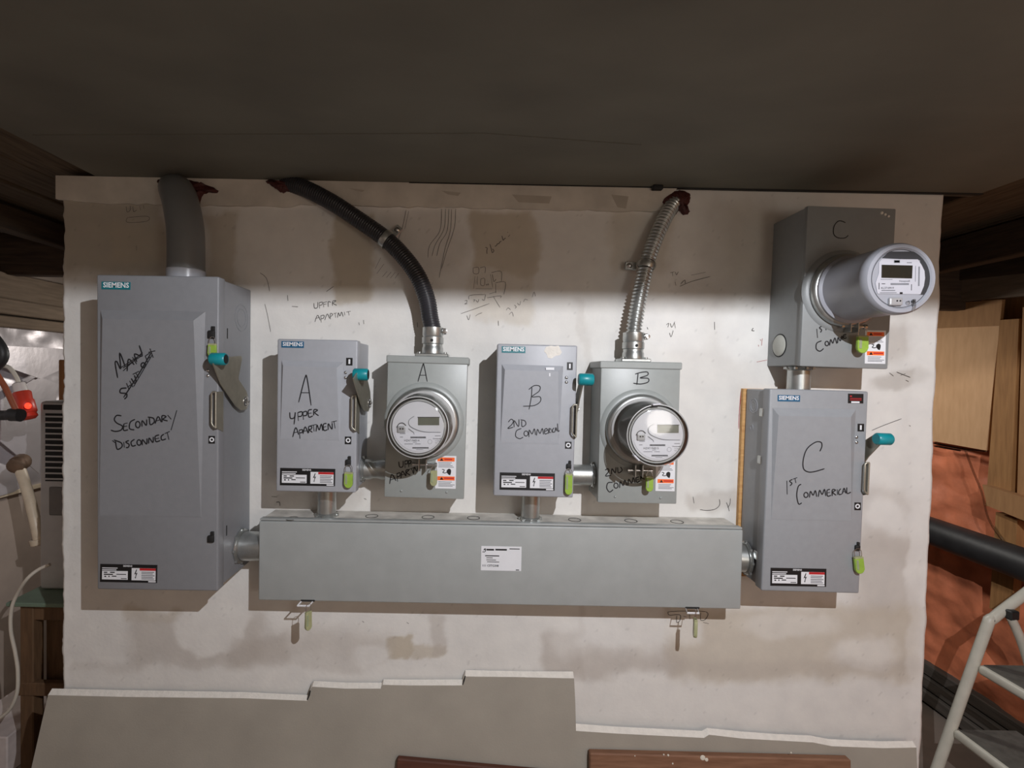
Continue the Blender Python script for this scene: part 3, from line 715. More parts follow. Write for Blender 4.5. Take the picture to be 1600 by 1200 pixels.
for py in (646, 722, 875):
    z = loc(sC, P(1196, py, dc)).z
    bm = bmesh.new(); add_box(bm, -wC / 2 - .002, -wC / 2 + .006, -dc + .024, -dc + .042, z - .011, z + .011, .002, 1); finish(bm, 'hinge', M_galv, sC)
ink(sC, 'marker_writing', M_ink, CC, [[(730, 822), (742, 790), (735, 765), (700, 765), (650, 805), (628, 870), (630, 930), (660, 952), (700, 950), (762, 932)],
    [(528, 1008), (532, 1095)], [(562, 1000), (545, 1010), (560, 1025), (548, 1040)], [(565, 998), (592, 988)], [(578, 992), (585, 1022)],
    [(618, 1030), (600, 1045), (592, 1100), (605, 1155), (625, 1148)], oval(650, 1098, 13, 16), [(672, 1115), (678, 1075), (695, 1100), (708, 1070), (718, 1110)], [(728, 1110), (735, 1068), (752, 1095), (765, 1062), (775, 1105)], [(800, 1062), (782, 1070), (786, 1105), (808, 1100)], [(784, 1085), (800, 1082)], [(815, 1105), (815, 1065), (835, 1068), (818, 1082), (840, 1100)], [(845, 1062), (848, 1098)], [(868, 1058), (855, 1075), (858, 1095), (875, 1092)], [(878, 1092), (888, 1055), (900, 1088)], [(882, 1078), (896, 1075)], [(905, 1050), (908, 1088), (932, 1080)]], dc + .0108, .0027, panel=PANEL[sC.name])

# ------------------------------------------------------------------ meter sockets
def warning_label(r, d, x0, y0, x1, y1):
    W, H = x1 - x0, y1 - y0
    X = lambda f: x0 + W * f
    Y = lambda f: y0 + H * f
    pl = px_poly(r, 'warning_label', M_white, rect(x0, y0, x1, y1), d, .0006); pl['label'] = 'white warning label with orange bands'
    for f in (.05, .63): px_rects(r, 'warning_band', M_orange, [(X(.08), Y(f), X(.92), Y(f + .12))], d + .0006, parent=pl)
    for a in (.11, .69):
        px_poly(r, 'alert_triangle', M_black, [(X(.28), Y(a - .04)), (X(.37), Y(a + .045)), (X(.19), Y(a + .045))], d + .0009, .0002, parent=pl)
    px_rects(r, 'band_text', M_red, [(X(.42), Y(.09), X(.8), Y(.13)), (X(.4), Y(.67), X(.88), Y(.71))], d + .0009, .0002, parent=pl)
    px_rects(r, 'label_text', M_grey_print, [(X(.12), Y(f), X(.12 + w_), Y(f + .018)) for f, w_ in ((.20, .66), (.245, .6), (.29, .7), (.335, .76), (.79, .66), (.835, .6), (.88, .8), (.92, .7))], d + .0006, .0002, parent=pl)
    hand = [(.62, .58), (.55, .53), (.52, .47), (.56, .43), (.6, .41), (.66, .40), (.72, .42), (.75, .46), (.74, .53), (.7, .6)]
    px_poly(r, 'hand_symbol', M_black, [(X(a), Y(b)) for a, b in hand], d + .0006, .0003, parent=pl)
    ink(r, 'shock_symbol', M_black, (0, 0, 1), [[(X(.3), Y(.42)), (X(.4), Y(.43)), (X(.4), Y(.47)), (X(.34), Y(.51)), (X(.44), Y(.53)), (X(.56), Y(.51))]], d + .0006, .0018, parent=pl)
def socket(label, corners, d, cap, ringc, M_sock=M_sock):
    base, w, h, ang = fit(*corners, d)
    r = thing('meter_socket', label, 'meter box', base, ang, 'electric meter socket boxes')
    bm = bmesh.new(); add_box(bm, -w / 2 + .003, w / 2 - .003, -(d - .012), -.0008, .002, h - .001, .002, 1); finish(bm, 'enclosure', M_sock, r, 30)
    bm = bmesh.new(); add_box(bm, -w / 2, w / 2, -d, -(d - .014), 0, h - (.012 if cap else 0), .003, 2); cov = finish(bm, 'cover', M_sock, r, 30)
    if cap:
        bm = bmesh.new(); add_box(bm, -w / 2 - .003, w / 2 + .003, -d - .003, -.0012, h - .016, h + .002, .002, 1); finish(bm, 'top_cap', M_sock, r, 30)
    c = loc(r, P(*ringc, d + .012)); c.y = -d
    R = .0865
    bm = bmesh.new(); add_lathe(bm, [(R + .016, -.001), (R + .012, .004), (R + .004, .007), (R - .004, .008), (R - .02, .008)], c, (0, -1, 0), 56); finish(bm, 'hub_emboss', M_sock, cov, 60)
    bm = bmesh.new(); add_lathe(bm, [(R - .012, .006), (R + .001, .007), (R + .003, .012), (R + .002, .02), (R - .003, .025), (R - .010, .026), (R - .012, .022)], c, (0, -1, 0), 64)
    ring = finish(bm, 'sealing_ring', M_galv, r, 60)
    return r, w, h, c
def ring_clamp(r, d, x, y, bx):
    c = loc(r, P(x, y, d + .016))
    bm = bmesh.new(); add_box(bm, c.x - .006, c.x - .003, -d - .028, -d - .004, c.z - .018, c.z + .012, .0008, 1)
    add_box(bm, c.x + .012, c.x + .015, -d - .028, -d - .004, c.z - .018, c.z + .012, .0008, 1)
    cl = finish(bm, 'clamp_bracket', M_galv, r)
    bm = bmesh.new(); add_lathe(bm, [(0, -.022), (.0055, -.022), (.0055, -.016), (.0035, -.016), (.0035, .034), (.006, .034), (.006, .04), (0, .041)], (c.x, -d - .016, c.z - .003), (1, 0, 0), 14); finish(bm, 'clamp_bolt', M_steel, cl, 40)

dm = 0.12
mA, mwA, mhA, rcA = socket('grey meter box marked A with a round clear meter, under the black conduit', ((605, 556), (731, 560), (725, 781), (601, 776)), dm, True, (662, 660))
ink(mA, 'marker_writing', M_ink, CA, [[(1012, 385), (1042, 284), (1050, 285), (1070, 385)], [(1022, 345), (1062, 345)],
    [(892, 885), (898, 918), (918, 915), (920, 880)], [(930, 880), (932, 925)], [(930, 882), (948, 880), (946, 898), (932, 900)], [(952, 878), (955, 920)], [(952, 880), (968, 878), (966, 895), (955, 898)],
    [(835, 1025), (848, 965), (875, 1005)], [(842, 1000), (868, 990)], [(880, 960), (885, 1010)], [(878, 962), (900, 955), (898, 975), (882, 980)], [(905, 990), (915, 945), (935, 975)], [(908, 970), (930, 962)], [(938, 975), (938, 940), (955, 938), (942, 955), (965, 970)], [(955, 935), (990, 922)], [(972, 928), (985, 965)], [(985, 960), (990, 920), (1005, 945), (1015, 910), (1025, 945)]], dm, .0026)
warning_label(mA, dm, 681, 712, 713, 763); ring_clamp(mA, dm, 658, 724, 680)
screws(mA, dm, [(627, 767), (698, 769)], 'cover_screw', M_sock, .003)
mB, mwB, mhB, rcB = socket('grey meter box marked B with a round clear meter, under the bare metal conduit', ((938, 565), (1064, 568), (1057, 788), (935, 785)), dm, True, (1002, 671))
ink(mB, 'marker_writing', M_ink, CB, [[(1188, 335), (1185, 365), (1180, 405)], [(1170, 338), (1205, 328), (1245, 325), (1247, 345), (1200, 362), (1250, 365), (1250, 388), (1205, 400), (1158, 395)],
    [(982, 938), (1000, 930), (1005, 945), (985, 975), (1020, 970)], [(1022, 965), (1025, 930), (1045, 955), (1050, 920)], [(1060, 920), (1065, 955), (1088, 940), (1078, 918)],
    [(1030, 1015), (1000, 1018), (992, 1050), (1010, 1075), (1032, 1060)], oval(1050, 1035, 13, 16), [(1072, 1050), (1078, 1010), (1095, 1035), (1105, 1000), (1118, 1035)], [(1125, 1035), (1130, 995), (1148, 1020), (1158, 985), (1170, 1020)], [(1195, 980), (1175, 990), (1180, 1015), (1200, 1005)], [(1178, 1000), (1195, 995)], [(1205, 1000), (1205, 965), (1225, 970), (1208, 985), (1230, 995)]], dm, .0027)
warning_label(mB, dm, 1025, 717, 1055, 767); ring_clamp(mB, dm, 994, 733, 1014)
screws(mB, dm, [(961, 776), (1032, 778)], 'cover_screw', M_sock, .003)
dcm = 0.15
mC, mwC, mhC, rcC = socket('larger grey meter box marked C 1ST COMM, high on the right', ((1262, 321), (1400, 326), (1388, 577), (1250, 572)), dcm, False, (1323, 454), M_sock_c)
ink(mC, 'marker_writing', M_ink, CC, [[(705, 55), (710, 112)], [(738, 38), (722, 48), (735, 62), (728, 78)], [(745, 36), (774, 28)], [(759, 33), (763, 64)],
    [(735, 130), (705, 145), (702, 180), (725, 195), (748, 178)], oval(768, 147, 11, 14), [(785, 160), (792, 122), (805, 145), (818, 112), (830, 148)], [(835, 145), (838, 110), (852, 130), (862, 100), (868, 125)], [(890, 90), (872, 96), (876, 115), (892, 110)], [(874, 104), (888, 101)]], dcm, .0028)
ink(mC, 'marker_letter', M_ink, (1200, 240, 4.0), [[(485, 432), (445, 420), (415, 450), (410, 500), (435, 525), (480, 527), (502, 510)]], dcm, .0022)
warning_label(mC, dcm, 1352, 516, 1384, 568); ring_clamp(mC, dcm, 1328, 508, 1345)
bm = bmesh.new(); z = loc(mC, P(1216, 540, .05)).z
add_lathe(bm, [(.028, 0), (.028, .0015), (.025, .004), (0, .0045)], (-mwC / 2 + .003, -.055, z), (-1, 0, 0), 30); finish(bm, 'knockout_plug', mat('pale_plug', (190, 192, 184), .5), mC, 40)
bm = bmesh.new(); add_lathe(bm, [(.031, 0), (.031, .001), (.0285, .001)], (-mwC / 2 + .003, -.055, z), (-1, 0, 0), 30); finish(bm, 'knockout_rim', M_dark, mC)
for k in range(3):
    c = loc(mC, P(1378 + k * 5, 328 + k * 3, dcm)); bm = bmesh.new(); add_lathe(bm, [(.004 - k * .0008, 0), (.003, .002), (0, .0025)], (c.x, -dcm, mhC - .012 - k * .004), (0, -1, 0), 9); finish(bm, 'plaster_splash', M_gyp, mC)

# ------------------------------------------------------------------ the meters themselves
def clear_meter(label, r, c, number, ang_lab):
    wc = r.matrix_basis.to_3x3() @ c + Vector(r.location) if False else (INV[r.name].inverted() @ c)
    m = thing('electric_meter', label, 'meter', wc, ang_lab, 'round clear-fronted electric meters')
    y0 = .028; L = .138
    bm = bmesh.new(); add_lathe(bm, [(.080, .004), (.080, .03), (.074, .034), (.0668, .038), (.0665, L - .016), (.0655, L - .0135), (0, L - .0135)], (0, 0, 0), (0, -1, 0), 56); finish(bm, 'meter_body', M_drum, m, 40)
    bm = bmesh.new(); add_lathe(bm, [(.0595, 0), (.0595, .002), (0, .002)], (0, -(L - .0130), 0), (0, -1, 0), 56); face = finish(bm, 'face_plate', M_face, m, 40)
    R = .0705
    bm = bmesh.new(); add_lathe(bm, [(.078, .030), (R + .004, .034), (R + .001, .05), (R - .001, L - .012), (R - .003, L - .004), (R - .008, L), (.058, L + .0005), (0, L + .0015), (0, L - .0005), (.057, L - .0015), (R - .009, L - .002), (R - .005, L - .006), (R - .003, L - .014), (R - .001, .05), (R + .002, .036)], (0, 0, 0), (0, -1, 0), 64); finish(bm, 'clear_cover', M_glass, m, 50)
    bm = bmesh.new(); add_lathe(bm, [(R - .0005, L - .011), (R + .0010, L - .009), (R + .0008, L - .0065), (R - .0012, L - .006)], (0, 0, 0), (0, -1, 0), 64); finish(bm, 'cover_rim', M_drum, m, 50)
    bm = bmesh.new(); add_lathe(bm, [(.0606, 0), (.0606, .0022), (.0595, .0022), (.0595, 0)], (0, -(L - .0130), 0), (0, -1, 0), 56); finish(bm, 'face_rim', M_mdark, m)
    fy = -(L - .0110); k = .0595 / 41.5          # metres per picture pixel of the face
    def Q(x, z, e=0): return Vector((x * k, fy - .0004 - e, z * k))
    def quad(name, mt, x0, z0, x1, z1, e=0, par=face):
        b = bmesh.new(); add_prism(b, [Q(x0, z0, e), Q(x1, z0, e), Q(x1, z1, e), Q(x0, z1, e)], (0, -.0004, 0)); return finish(b, name, mt, par)
    # lower white label: disc segment below z=-10
    seg = [Q(38.5 * math.cos(t), 38.5 * math.sin(t)) for t in np.linspace(math.pi + .22, 2 * math.pi - .22, 24)]
    b = bmesh.new(); add_prism(b, seg, (0, -.0004, 0)); finish(b, 'lower_label', M_face_lo, face)
    quad('display', M_lcd, 0, 3.5, 34, 16); quad('display_bezel', M_mdark, -.8, 15.6, 34.8, 16.8)
    b = bmesh.new()
    add_tube(b, crom([Q(-6, 18, .0008), Q(-14, 12, .0008), Q(-14, 4, .0008), Q(-6, -2, .0008), Q(10, -7, .0008), Q(36, -8, .0008)], 6), .0006, 5); add_tube(b, [Q(-15, -2, .0008), Q(-7, -8, .0008), Q(-6, -11, .0008)], .0006, 5); finish(b, 'face_contour', M_grey_print, face)
    b = bmesh.new(); add_box(b, -33 * k, -20 * k, fy - .004, fy, -8.5 * k, 2 * k, .002, 2); port = finish(b, 'optical_port', M_port, face)
    b = bmesh.new()
    for x in (-28, -24): add_lathe(b, [(1.3 * k, 0), (1.3 * k, .0006), (0, .0006)], (x * k, fy - .004, -2 * k), (0, -1, 0), 12)
    finish(b, 'port_eyes', M_black, face)
    b = bmesh.new(); add_tube(b, crom([Q(-34, 0, .001), Q(-30, 6, .001), Q(-24, 7, .001), Q(-19, 3, .001)], 5), .0009, 6); finish(b, 'port_shade', M_mdark, face)
    bars = [(-12, -17, 12, -15), (-9, -33.5, 17, -32), (-29, -16, -24, -15), (-29, -10.5, -20, -9.6), (-22, -27, -8, -26.2), (-5, -27, 4, -26.2), (-3, -36, 8, -35.4), (27, -14, 36, -13), (27, -22, 35, -21.4), (27, -25, 31, -24.4)]
    b = bmesh.new()
    for q in bars: add_prism(b, [Q(q[0], q[1], .0005), Q(q[2], q[1], .0005), Q(q[2], q[3], .0005), Q(q[0], q[3], .0005)], (0, -.0002, 0))
    for j in range(15): add_prism(b, [Q(-12 + j * 1.7, -17.8, .0005), Q(-11.2 + j * 1.7, -17.8, .0005), Q(-11.2 + j * 1.7, -14.6, .0005), Q(-12 + j * 1.7, -14.6, .0005)], (0, -.0002, 0))
    for j in range(16): add_prism(b, [Q(-9 + j * 1.65, -34.3, .0005), Q(-8.2 + j * 1.65, -34.3, .0005), Q(-8.2 + j * 1.65, -31.4, .0005), Q(-9 + j * 1.65, -31.4, .0005)], (0, -.0002, 0))
    add_tube(b, [Q(19 + 3.4 * math.cos(t), -23 + 3.4 * math.sin(t), .0005) for t in np.linspace(0, 6.2, 16)], .0003, 4)
    finish(b, 'label_print', M_grey_print, face)
    for s, x, z, wd, mt in ((number, -22, -22.5, 24, M_mdark), ('Honeywell', 24, -19, 13, M_mdark), ('kWh', -8, -24.8, 6, M_grey_print)):
        cu = bpy.data.curves.new('t', 'FONT'); cu.body = s; to = bpy.data.objects.new('t', cu); COL.objects.link(to); bpy.context.view_layer.update()
        me2 = bpy.data.meshes.new_from_object(to.evaluated_get(bpy.context.evaluated_depsgraph_get())); bpy.data.objects.remove(to)
        cc = np.empty(len(me2.vertices) * 3); me2.vertices.foreach_get('co', cc); cc = cc.reshape(-1, 3); wd_ = cc[:, 0].max() - cc[:, 0].min(); kk = wd * k / wd_
        out = np.stack([(cc[:, 0] - cc[:, 0].min()) * kk + x * k, np.full(len(cc), fy - .0012), cc[:, 1] * kk + z * k], -1); me2.vertices.foreach_set('co', out.ravel())
        me2.materials.clear(); me2.materials.append(mt); to2 = bpy.data.objects.new('label_lettering', me2); COL.objects.link(to2); to2.parent = face
    # vents on the cover
    b = bmesh.new()
    for a0 in (1.45, -.35):
        for j in range(5):
            a = a0 + j * .1; add_box(b, -.0012, .0012, -(L - .014), -(L - .020), .0700, .0712, 0, M=Matrix.Rotation(-(a - PI / 2), 4, 'Y'))
    finish(b, 'cover_vents', M_dark, m)
    return m
meA = clear_meter('round clear electric meter on the box marked A', mA, rcA, 'HZ47194914', .02)
meB = clear_meter('round clear electric meter on the box marked B', mB, rcB, 'HZ47194915', .02)
bm = bmesh.new()
for a in (95, 225): add_box(bm, -.009, .009, -.141, -.124, .0695, .0735, .001, 1, M=Matrix.Rotation(math.radians(90 - a), 4, 'Y'))
finish(bm, 'cover_tab', M_face, meB)

wc = INV[mC.name].inverted() @ rcC
meC = thing('electric_meter', 'long grey plastic electric meter with dark display, on the box marked C', 'meter', wc, .02, 'electric meters')
LC, RC = .172, .0755
bm = bmesh.new(); add_lathe(bm, [(.082, .006), (.082, .032), (.0755, .036), (.0745, .05), (.0745, LC - .024), (RC + .001, LC - .020), (RC + .001, LC - .006), (RC - .003, LC), (RC - .010, LC + .001), (RC - .013, LC - .003), (0, LC - .003)], (0, 0, 0), (0, -1, 0), 64); finish(bm, 'meter_body', M_mgrey, meC, 35)
bm = bmesh.new(); add_lathe(bm, [(RC - .0135, 0), (RC - .0135, .0008), (RC - .0145, .0008), (RC - .0145, 0)], (0, -(LC - .003), 0), (0, -1, 0), 56); finish(bm, 'face_line', M_mdark, meC)
kC = RC / 55.5; fyC = -(LC - .0028)
def QC(px, py, e=0):      # picture offsets from the face centre in zoom pixels (8.89 per pixel)
    return Vector(((px - 905) / 8.89 * kC, fyC - e, -(py - 555) / 8.89 * kC))
def polyC(name, m, pts, e, par=meC, th=.0005):
    b = bmesh.new(); add_prism(b, [QC(x, y, e) for x, y in pts], (0, -th, 0)); return finish(b, name, m, par)
dk = polyC('dark_panel', M_mdark, [(745, 180), (1130, 180), (1210, 225), (1270, 290), (1315, 400), (1325, 520), (1310, 640), (1270, 740), (1245, 780), (1175, 780), (1175, 300), (640, 270)], 0)
polyC('face_label', M_mlab, [(640, 285), (1140, 290), (1195, 370), (1235, 450), (1245, 550), (1230, 660), (1185, 775), (585, 765), (555, 620), (600, 480), (600, 330)], .0006, dk)
polyC('display', M_lcd_d, [(635, 365), (1065, 375), (1060, 555), (635, 545)], .0012, dk)
def barsC(name, m, L_):
    b = bmesh.new()
    for x0, y0, x1, y1 in L_: add_prism(b, [QC(x0, y0, .0012), QC(x1, y0, .0012), QC(x1, y1, .0012), QC(x0, y1, .0012)], (0, -.0002, 0))
    return finish(b, name, m, dk)
barsC('label_print', M_grey_print, [(805, 300, 890, 340), (985, 330, 1055, 342), (765 , 620, 1020, 645), (640, 715, 830, 728), (620, 748, 850, 758), (1148, 390, 1168, 660), (1105, 380, 1112, 600), (625, 565, 790, 572)])
barsC('label_brackets', M_black, [(600, 615, 608, 705), (1052, 635, 1060, 720), (640, 625, 690, 633), (895, 745, 935, 770)])
barsC('label_square', M_mlab, [(812, 307, 883, 333)])
for s, x0, y0, wd in (('Honeywell', 885, 602, 145), ('KL3710919', 635, 700, 175)):
    cu = bpy.data.curves.new('t', 'FONT'); cu.body = s; to = bpy.data.objects.new('t', cu); COL.objects.link(to); bpy.context.view_layer.update()
    me2 = bpy.data.meshes.new_from_object(to.evaluated_get(bpy.context.evaluated_depsgraph_get())); bpy.data.objects.remove(to)
    cc = np.empty(len(me2.vertices) * 3); me2.vertices.foreach_get('co', cc); cc = cc.reshape(-1, 3); o0 = QC(x0, y0, .0014); kk = wd / 8.89 * kC / (cc[:, 0].max() - cc[:, 0].min())
    out = np.stack([(cc[:, 0] - cc[:, 0].min()) * kk + o0.x, np.full(len(cc), o0.y), cc[:, 1] * kk + o0.z], -1); me2.vertices.foreach_set('co', out.ravel())
    me2.materials.clear(); me2.materials.append(M_black); to2 = bpy.data.objects.new('label_lettering', me2); COL.objects.link(to2); to2.parent = dk
b = bmesh.new(); p0, p1 = QC(735, 935), QC(920, 820)
add_box(b, p0.x, p1.x, fyC - .006, fyC + .001, p0.z, p1.z, .003, 2); pt = finish(b, 'optical_port', M_port, meC)
b = bmesh.new()
for x in (835, 878): add_lathe(b, [(.0018, 0), (.0018, .0006), (0, .0006)], QC(x, 870, .006), (0, -1, 0), 10)
finish(b, 'port_eyes', M_black, pt)
b = bmesh.new(); add_lathe(b, [(.0036, 0), (.0036, .002), (0, .002)], QC(1085, 875, 0), (0, -1, 0), 16); finish(b, 'reset_hole', M_black, meC)
b = bmesh.new(); add_lathe(b, [(.0042, 0), (.0042, .004), (0, .005)], QC(1010, 895, 0), (0, -1, 0), 16); add_tube(b, [QC(1080, 850, .004), QC(1075, 950, .006), QC(1065, 1010, .005)], .0028, 8); finish(b, 'reset_seal', glassmat('clear_seal', (.9, .9, .9), .2), meC)

# ------------------------------------------------------------------ the long trough
dt = 0.10
tb, tw, th_, ta = fit((405, 812), (1161, 826), (1158, 952), (403, 938), dt)
tr = thing('wiring_trough', 'long grey steel wiring trough running below the switch boxes', 'trough', tb, ta)
bm = bmesh.new(); add_box(bm, -tw / 2 + .002, tw / 2 - .002, -dt + .010, -.0008, .002, th_, .002, 1)
for f in bm.faces:
    if f.calc_center_median().z > th_ - .004: f.material_index = 1
o = finish(bm, 'trough_body', [M_trough, M_dusty], tr, 30)
bm = bmesh.new(); add_box(bm, -tw / 2, tw / 2, -dt, -dt + .012, 0, th_ - .004, .0035, 3); finish(bm, 'front_cover', M_trough, tr, 30)
bm = bmesh.new(); add_box(bm, -tw / 2 + .001, tw / 2 - .001, -dt + .002, -dt + .022, th_ - .003, th_ + .0025, .002, 2); finish(bm, 'top_lip', M_trough, tr, 30)
for x, y in ((456, 809), (581, 796), (669, 797), (740, 799), (898, 802), (986, 803), (1058, 805)):
    c = loc(tr, P(x, y, .06)); bm = bmesh.new()
    yy = -.05 if x != 456 else -.085
    c = loc(tr, P(x, y, -yy))
    add_lathe(bm, [(.017, 0), (.017, .0008), (.0155, .0008), (.0155, 0)], (c.x, yy, th_ + .0001), (0, 0, 1), 28); finish(bm, 'knockout_ring', M_dark, tr)
tl = px_poly(tr, 'maker_label', M_white, rect(752, 853, 815, 891), dt, .0006)
px_rects(tr, 'label_text', M_black, [(758, 867.5, 780, 869), (760, 871, 770, 872), (760, 874.3, 775, 875.3), (761, 877.3, 780, 878.3), (760, 857.5, 772, 860), (774, 857.5, 792, 860), (796, 857, 812, 858.3), (806, 890, 811, 891.3)], dt + .0006, .0002, parent=tl)
text_mesh(tr, 'label_code', '111 CSTG308', M_mdark, 754, 885, 779, dt + .0006, parent=tl, bold=.02)
px_poly(tr, 'maker_logo', M_black, [(755, 860), (757, 857), (759, 857), (759, 862), (758, 862), (757.5, 859)], dt + .0006, .0002, parent=tl)
px_rects(tr, 'logo_dots', M_black, [(754, 861.5, 755.5, 863), (756, 861.5, 757.5, 863)], dt + .0006, .0002, parent=tl)
for x, y in ((480, 940), (1081, 951)):
    c = loc(tr, P(x, y, dt)); bm = bmesh.new()
    pts = [(c.x - .015, -dt + .004, -.001), (c.x + .015, -dt + .004, -.001), (c.x + .011, -dt - .018, -.004), (c.x - .019, -dt - .018, -.004)]
    add_tube(bm, pts, .0028, 8, closed=True, flat=.5); finish(bm, 'hasp_loop', M_white, tr)
    bm = bmesh.new(); add_box(bm, c.x - .017, c.x + .02, -dt - .001, -dt + .006, -.001, .004, .001, 1); finish(bm, 'hasp_slot', M_dark, tr)

# ------------------------------------------------------------------ little padlock seals
def seal(label, px, py, d, bh=.037, bw=.020, loop=.026, rotz=0.0, tilt=0.0, m=None, grp='green plastic lock seals'):
    c = P(px, py, d)
    r = thing('lock_seal', label, 'seal', c, tilt, grp, rotz)
    bm = bmesh.new(); pts = [(-bw * .38, 0, -loop), (-bw * .4, 0, -.007), (-bw * .2, 0, .0), (bw * .2, 0, .0), (bw * .4, 0, -.007), (bw * .38, 0, -loop)]
    add_tube(bm, crom(pts, 5), .0008, 6); finish(bm, 'wire_shackle', M_steel, r)
    bm = bmesh.new(); out = [Vector((-bw / 2, .004, -loop)), Vector((bw / 2, .004, -loop))] + [Vector((bw / 2 * math.cos(t), .004, -loop - bh + bw / 2 - bw / 2 * math.sin(t))) for t in np.linspace(0, PI, 12)]
    add_prism(bm, out, (0, -.008, 0)); bmesh.ops.bevel(bm, geom=[e for e in bm.edges], offset=.0012, segments=1, affect='EDGES'); finish(bm, 'seal_body', m or M_seal, r, 40)
    bm = bmesh.new(); add_box(bm, -bw * .38, -bw * .12, -.0048, -.0036, -loop - bh * .72, -loop - .004, .0005, 1); finish(bm, 'lock_insert', M_seal_i, r)
    bm = bmesh.new(); add_box(bm, -bw * .5, bw * .5, -.0042, .0042, -loop - .002, -loop + .003, .001, 1); finish(bm, 'seal_collar', M_seal_p, r)
    return r
seal('green lock seal hanging behind the handle of the tall secondary disconnect', 332, 527, ds + .009, .030, .019, .018)
seal('green lock seal on the lower door latch of switch box A', 545, 727, da + .009, .037, .021, .020)
seal('green lock seal on the lower door latch of switch box B', 889, 733, da + .009, .050, .018, .014)
seal('green lock seal on the lower door latch of switch box C', 1340, 858, dc + .009, .040, .022, .022, tilt=.12)
seal('pale green lock seal hanging below meter A beside its warning label', 678, 729, dm + .024, .036, .017, .013, tilt=.0, m=M_seal_p)
seal('green lock seal hanging below meter B beside its warning label', 1015, 737, dm + .024, .036, .018, .014)
seal('green lock seal tucked left of the warning label on meter box C', 1348, 512, dcm + .024, .040, .026, .022)
seal('pale seal dangling under the left end of the wiring trough', 482, 944, dt + .017, .046, .017, .022, rotz=.9, m=M_seal_p)
seal('thin pale seal dangling under the right end of the wiring trough', 1087, 953, dt + .017, .046, .017, .026, rotz=1.35, m=M_seal_p)

# ------------------------------------------------------------------ conduit nipples between the boxes
def nipple(label, a, b, rad, nut_a=True, nut_b=True, body=None, m=M_galv):
    a, b = Vector(a), Vector(b); ax = (b - a); L = ax.length; ax.normalize()
    r = thing('conduit_nipple', label, 'conduit', a, 0.0, 'short metal conduit nipples')
    bm = bmesh.new(); prof = [(rad, 0.0)] + ([(rad * 1.0, L * .3), (rad * .9, L * .42), (rad * .9, L * .62), (rad, L * .7)] if body else []) + [(rad, L)]
    add_lathe(bm, prof, (0, 0, 0), ax, 36, cap0=True, cap1=True); finish(bm, 'pipe', m, r, 40)
    for on, t, s in ((nut_a, 0.0, 1), (nut_b, L, -1)):
        if not on: continue
        bm = bmesh.new(); o = ax * (t + s * .0008)
        add_lathe(bm, [(rad * .98, 0), (rad * 1.16, 0), (rad * 1.18, .003), (rad * 1.1, .005), (rad * 1.12, .007), (rad * 1.02, .009)], o, ax * s, 36)
        u = frame(ax)
        for k in range(8):
            q = o + (u[1] * math.cos(k * PI / 4) + u[2] * math.sin(k * PI / 4)) * rad * 1.17 + ax * s * .003
            add_box(bm, -.003, .003, -.003, .003, -.003, .003, 0, M=Matrix.Translation(q))
        finish(bm, 'locknut', M_galv, r, 30)
    return r
sdx = sd.location.x + sw / 2 - .004; trx0, trx1 = tr.location.x - tw / 2, tr.location.x + tw / 2
z = P(392, 853, .055).z; nipple('thick metal nipple joining the tall disconnect to the wiring trough', (sdx, -.055, z), (trx0 + .001, -.055, z), .038, True, False)
z = P(1170, 871, .055).z; nipple('thick metal nipple joining the wiring trough to switch box C', (trx1 - .001, -.055, z), (sC.location.x - wC / 2 + .002, -.058, z), .037, False, True)
ztop = lambda x: P(x, 797 + (x - 511) * .0195, .05).z
for x, s, lab in ((511, sA, 'short vertical metal nipple from switch box A down into the trough'), (829, sB, 'short vertical metal nipple from switch box B down into the trough')):
    c = P(x, 780, .055); zz = INV[tr.name].inverted() @ Vector((loc(tr, c).x, -.055, th_))
    nipple(lab, (c.x, -.055, s.location.z + .006), (zz.x, -.055, zz.z + .0005), .0245, False, True)
xa = sA.location.x + wA / 2 - .004; xb = mA.location.x - mwA / 2 + .003; z = P(585, 733, .06).z
nipple('horizontal metal nipple joining switch box A to meter box A', (xa, -.06, z), (xb, -.06, z), .0275, True, False, True)
xa = sB.location.x + wB / 2 - .004; xb = mB.location.x - mwB / 2 + .003; z = P(912, 742, .06).z
nipple('horizontal metal nipple joining switch box B to meter box B', (xa, -.06, z), (xb, -.06, z), .0275, False, True)
c = P(1248, 590, .07); nipple('vertical metal nipple joining meter box C to switch box C', (c.x, -.07, mC.location.z - .001 + .003), (c.x, -.07, sC.location.z + hC - .002), .0275, True, False)

# ------------------------------------------------------------------ conduits
zt = (INV[sd.name].inverted() @ Vector((0, 0, sh))).z
c = P(291, 428, .095)
cv = thing('grey_conduit', 'fat grey plastic conduit elbow rising from the tall secondary disconnect', 'conduit', (c.x, -.095, zt - .004))
bm = bmesh.new(); w = [Vector((c.x, -.095, zt - .002)), P(291, 395, .095), P(290, 360, .092), P(287, 338, .084), P(283, 318, .068), P(278, 302, .042), P(275, 296, -.02)]
add_tube(bm, [loc(cv, q) for q in crom(w, 8)], .0435, 28); finish(bm, 'elbow_pipe', M_pvc, cv, 60)
bm = bmesh.new(); add_lathe(bm, [(.0435, 0), (.0455, 0), (.0455, .028), (.0435, .03)], loc(cv, Vector((c.x, -.095, zt + .0005))), (0, 0, 1), 36); finish(bm, 'sleeve', M_pvc_l, cv, 40)

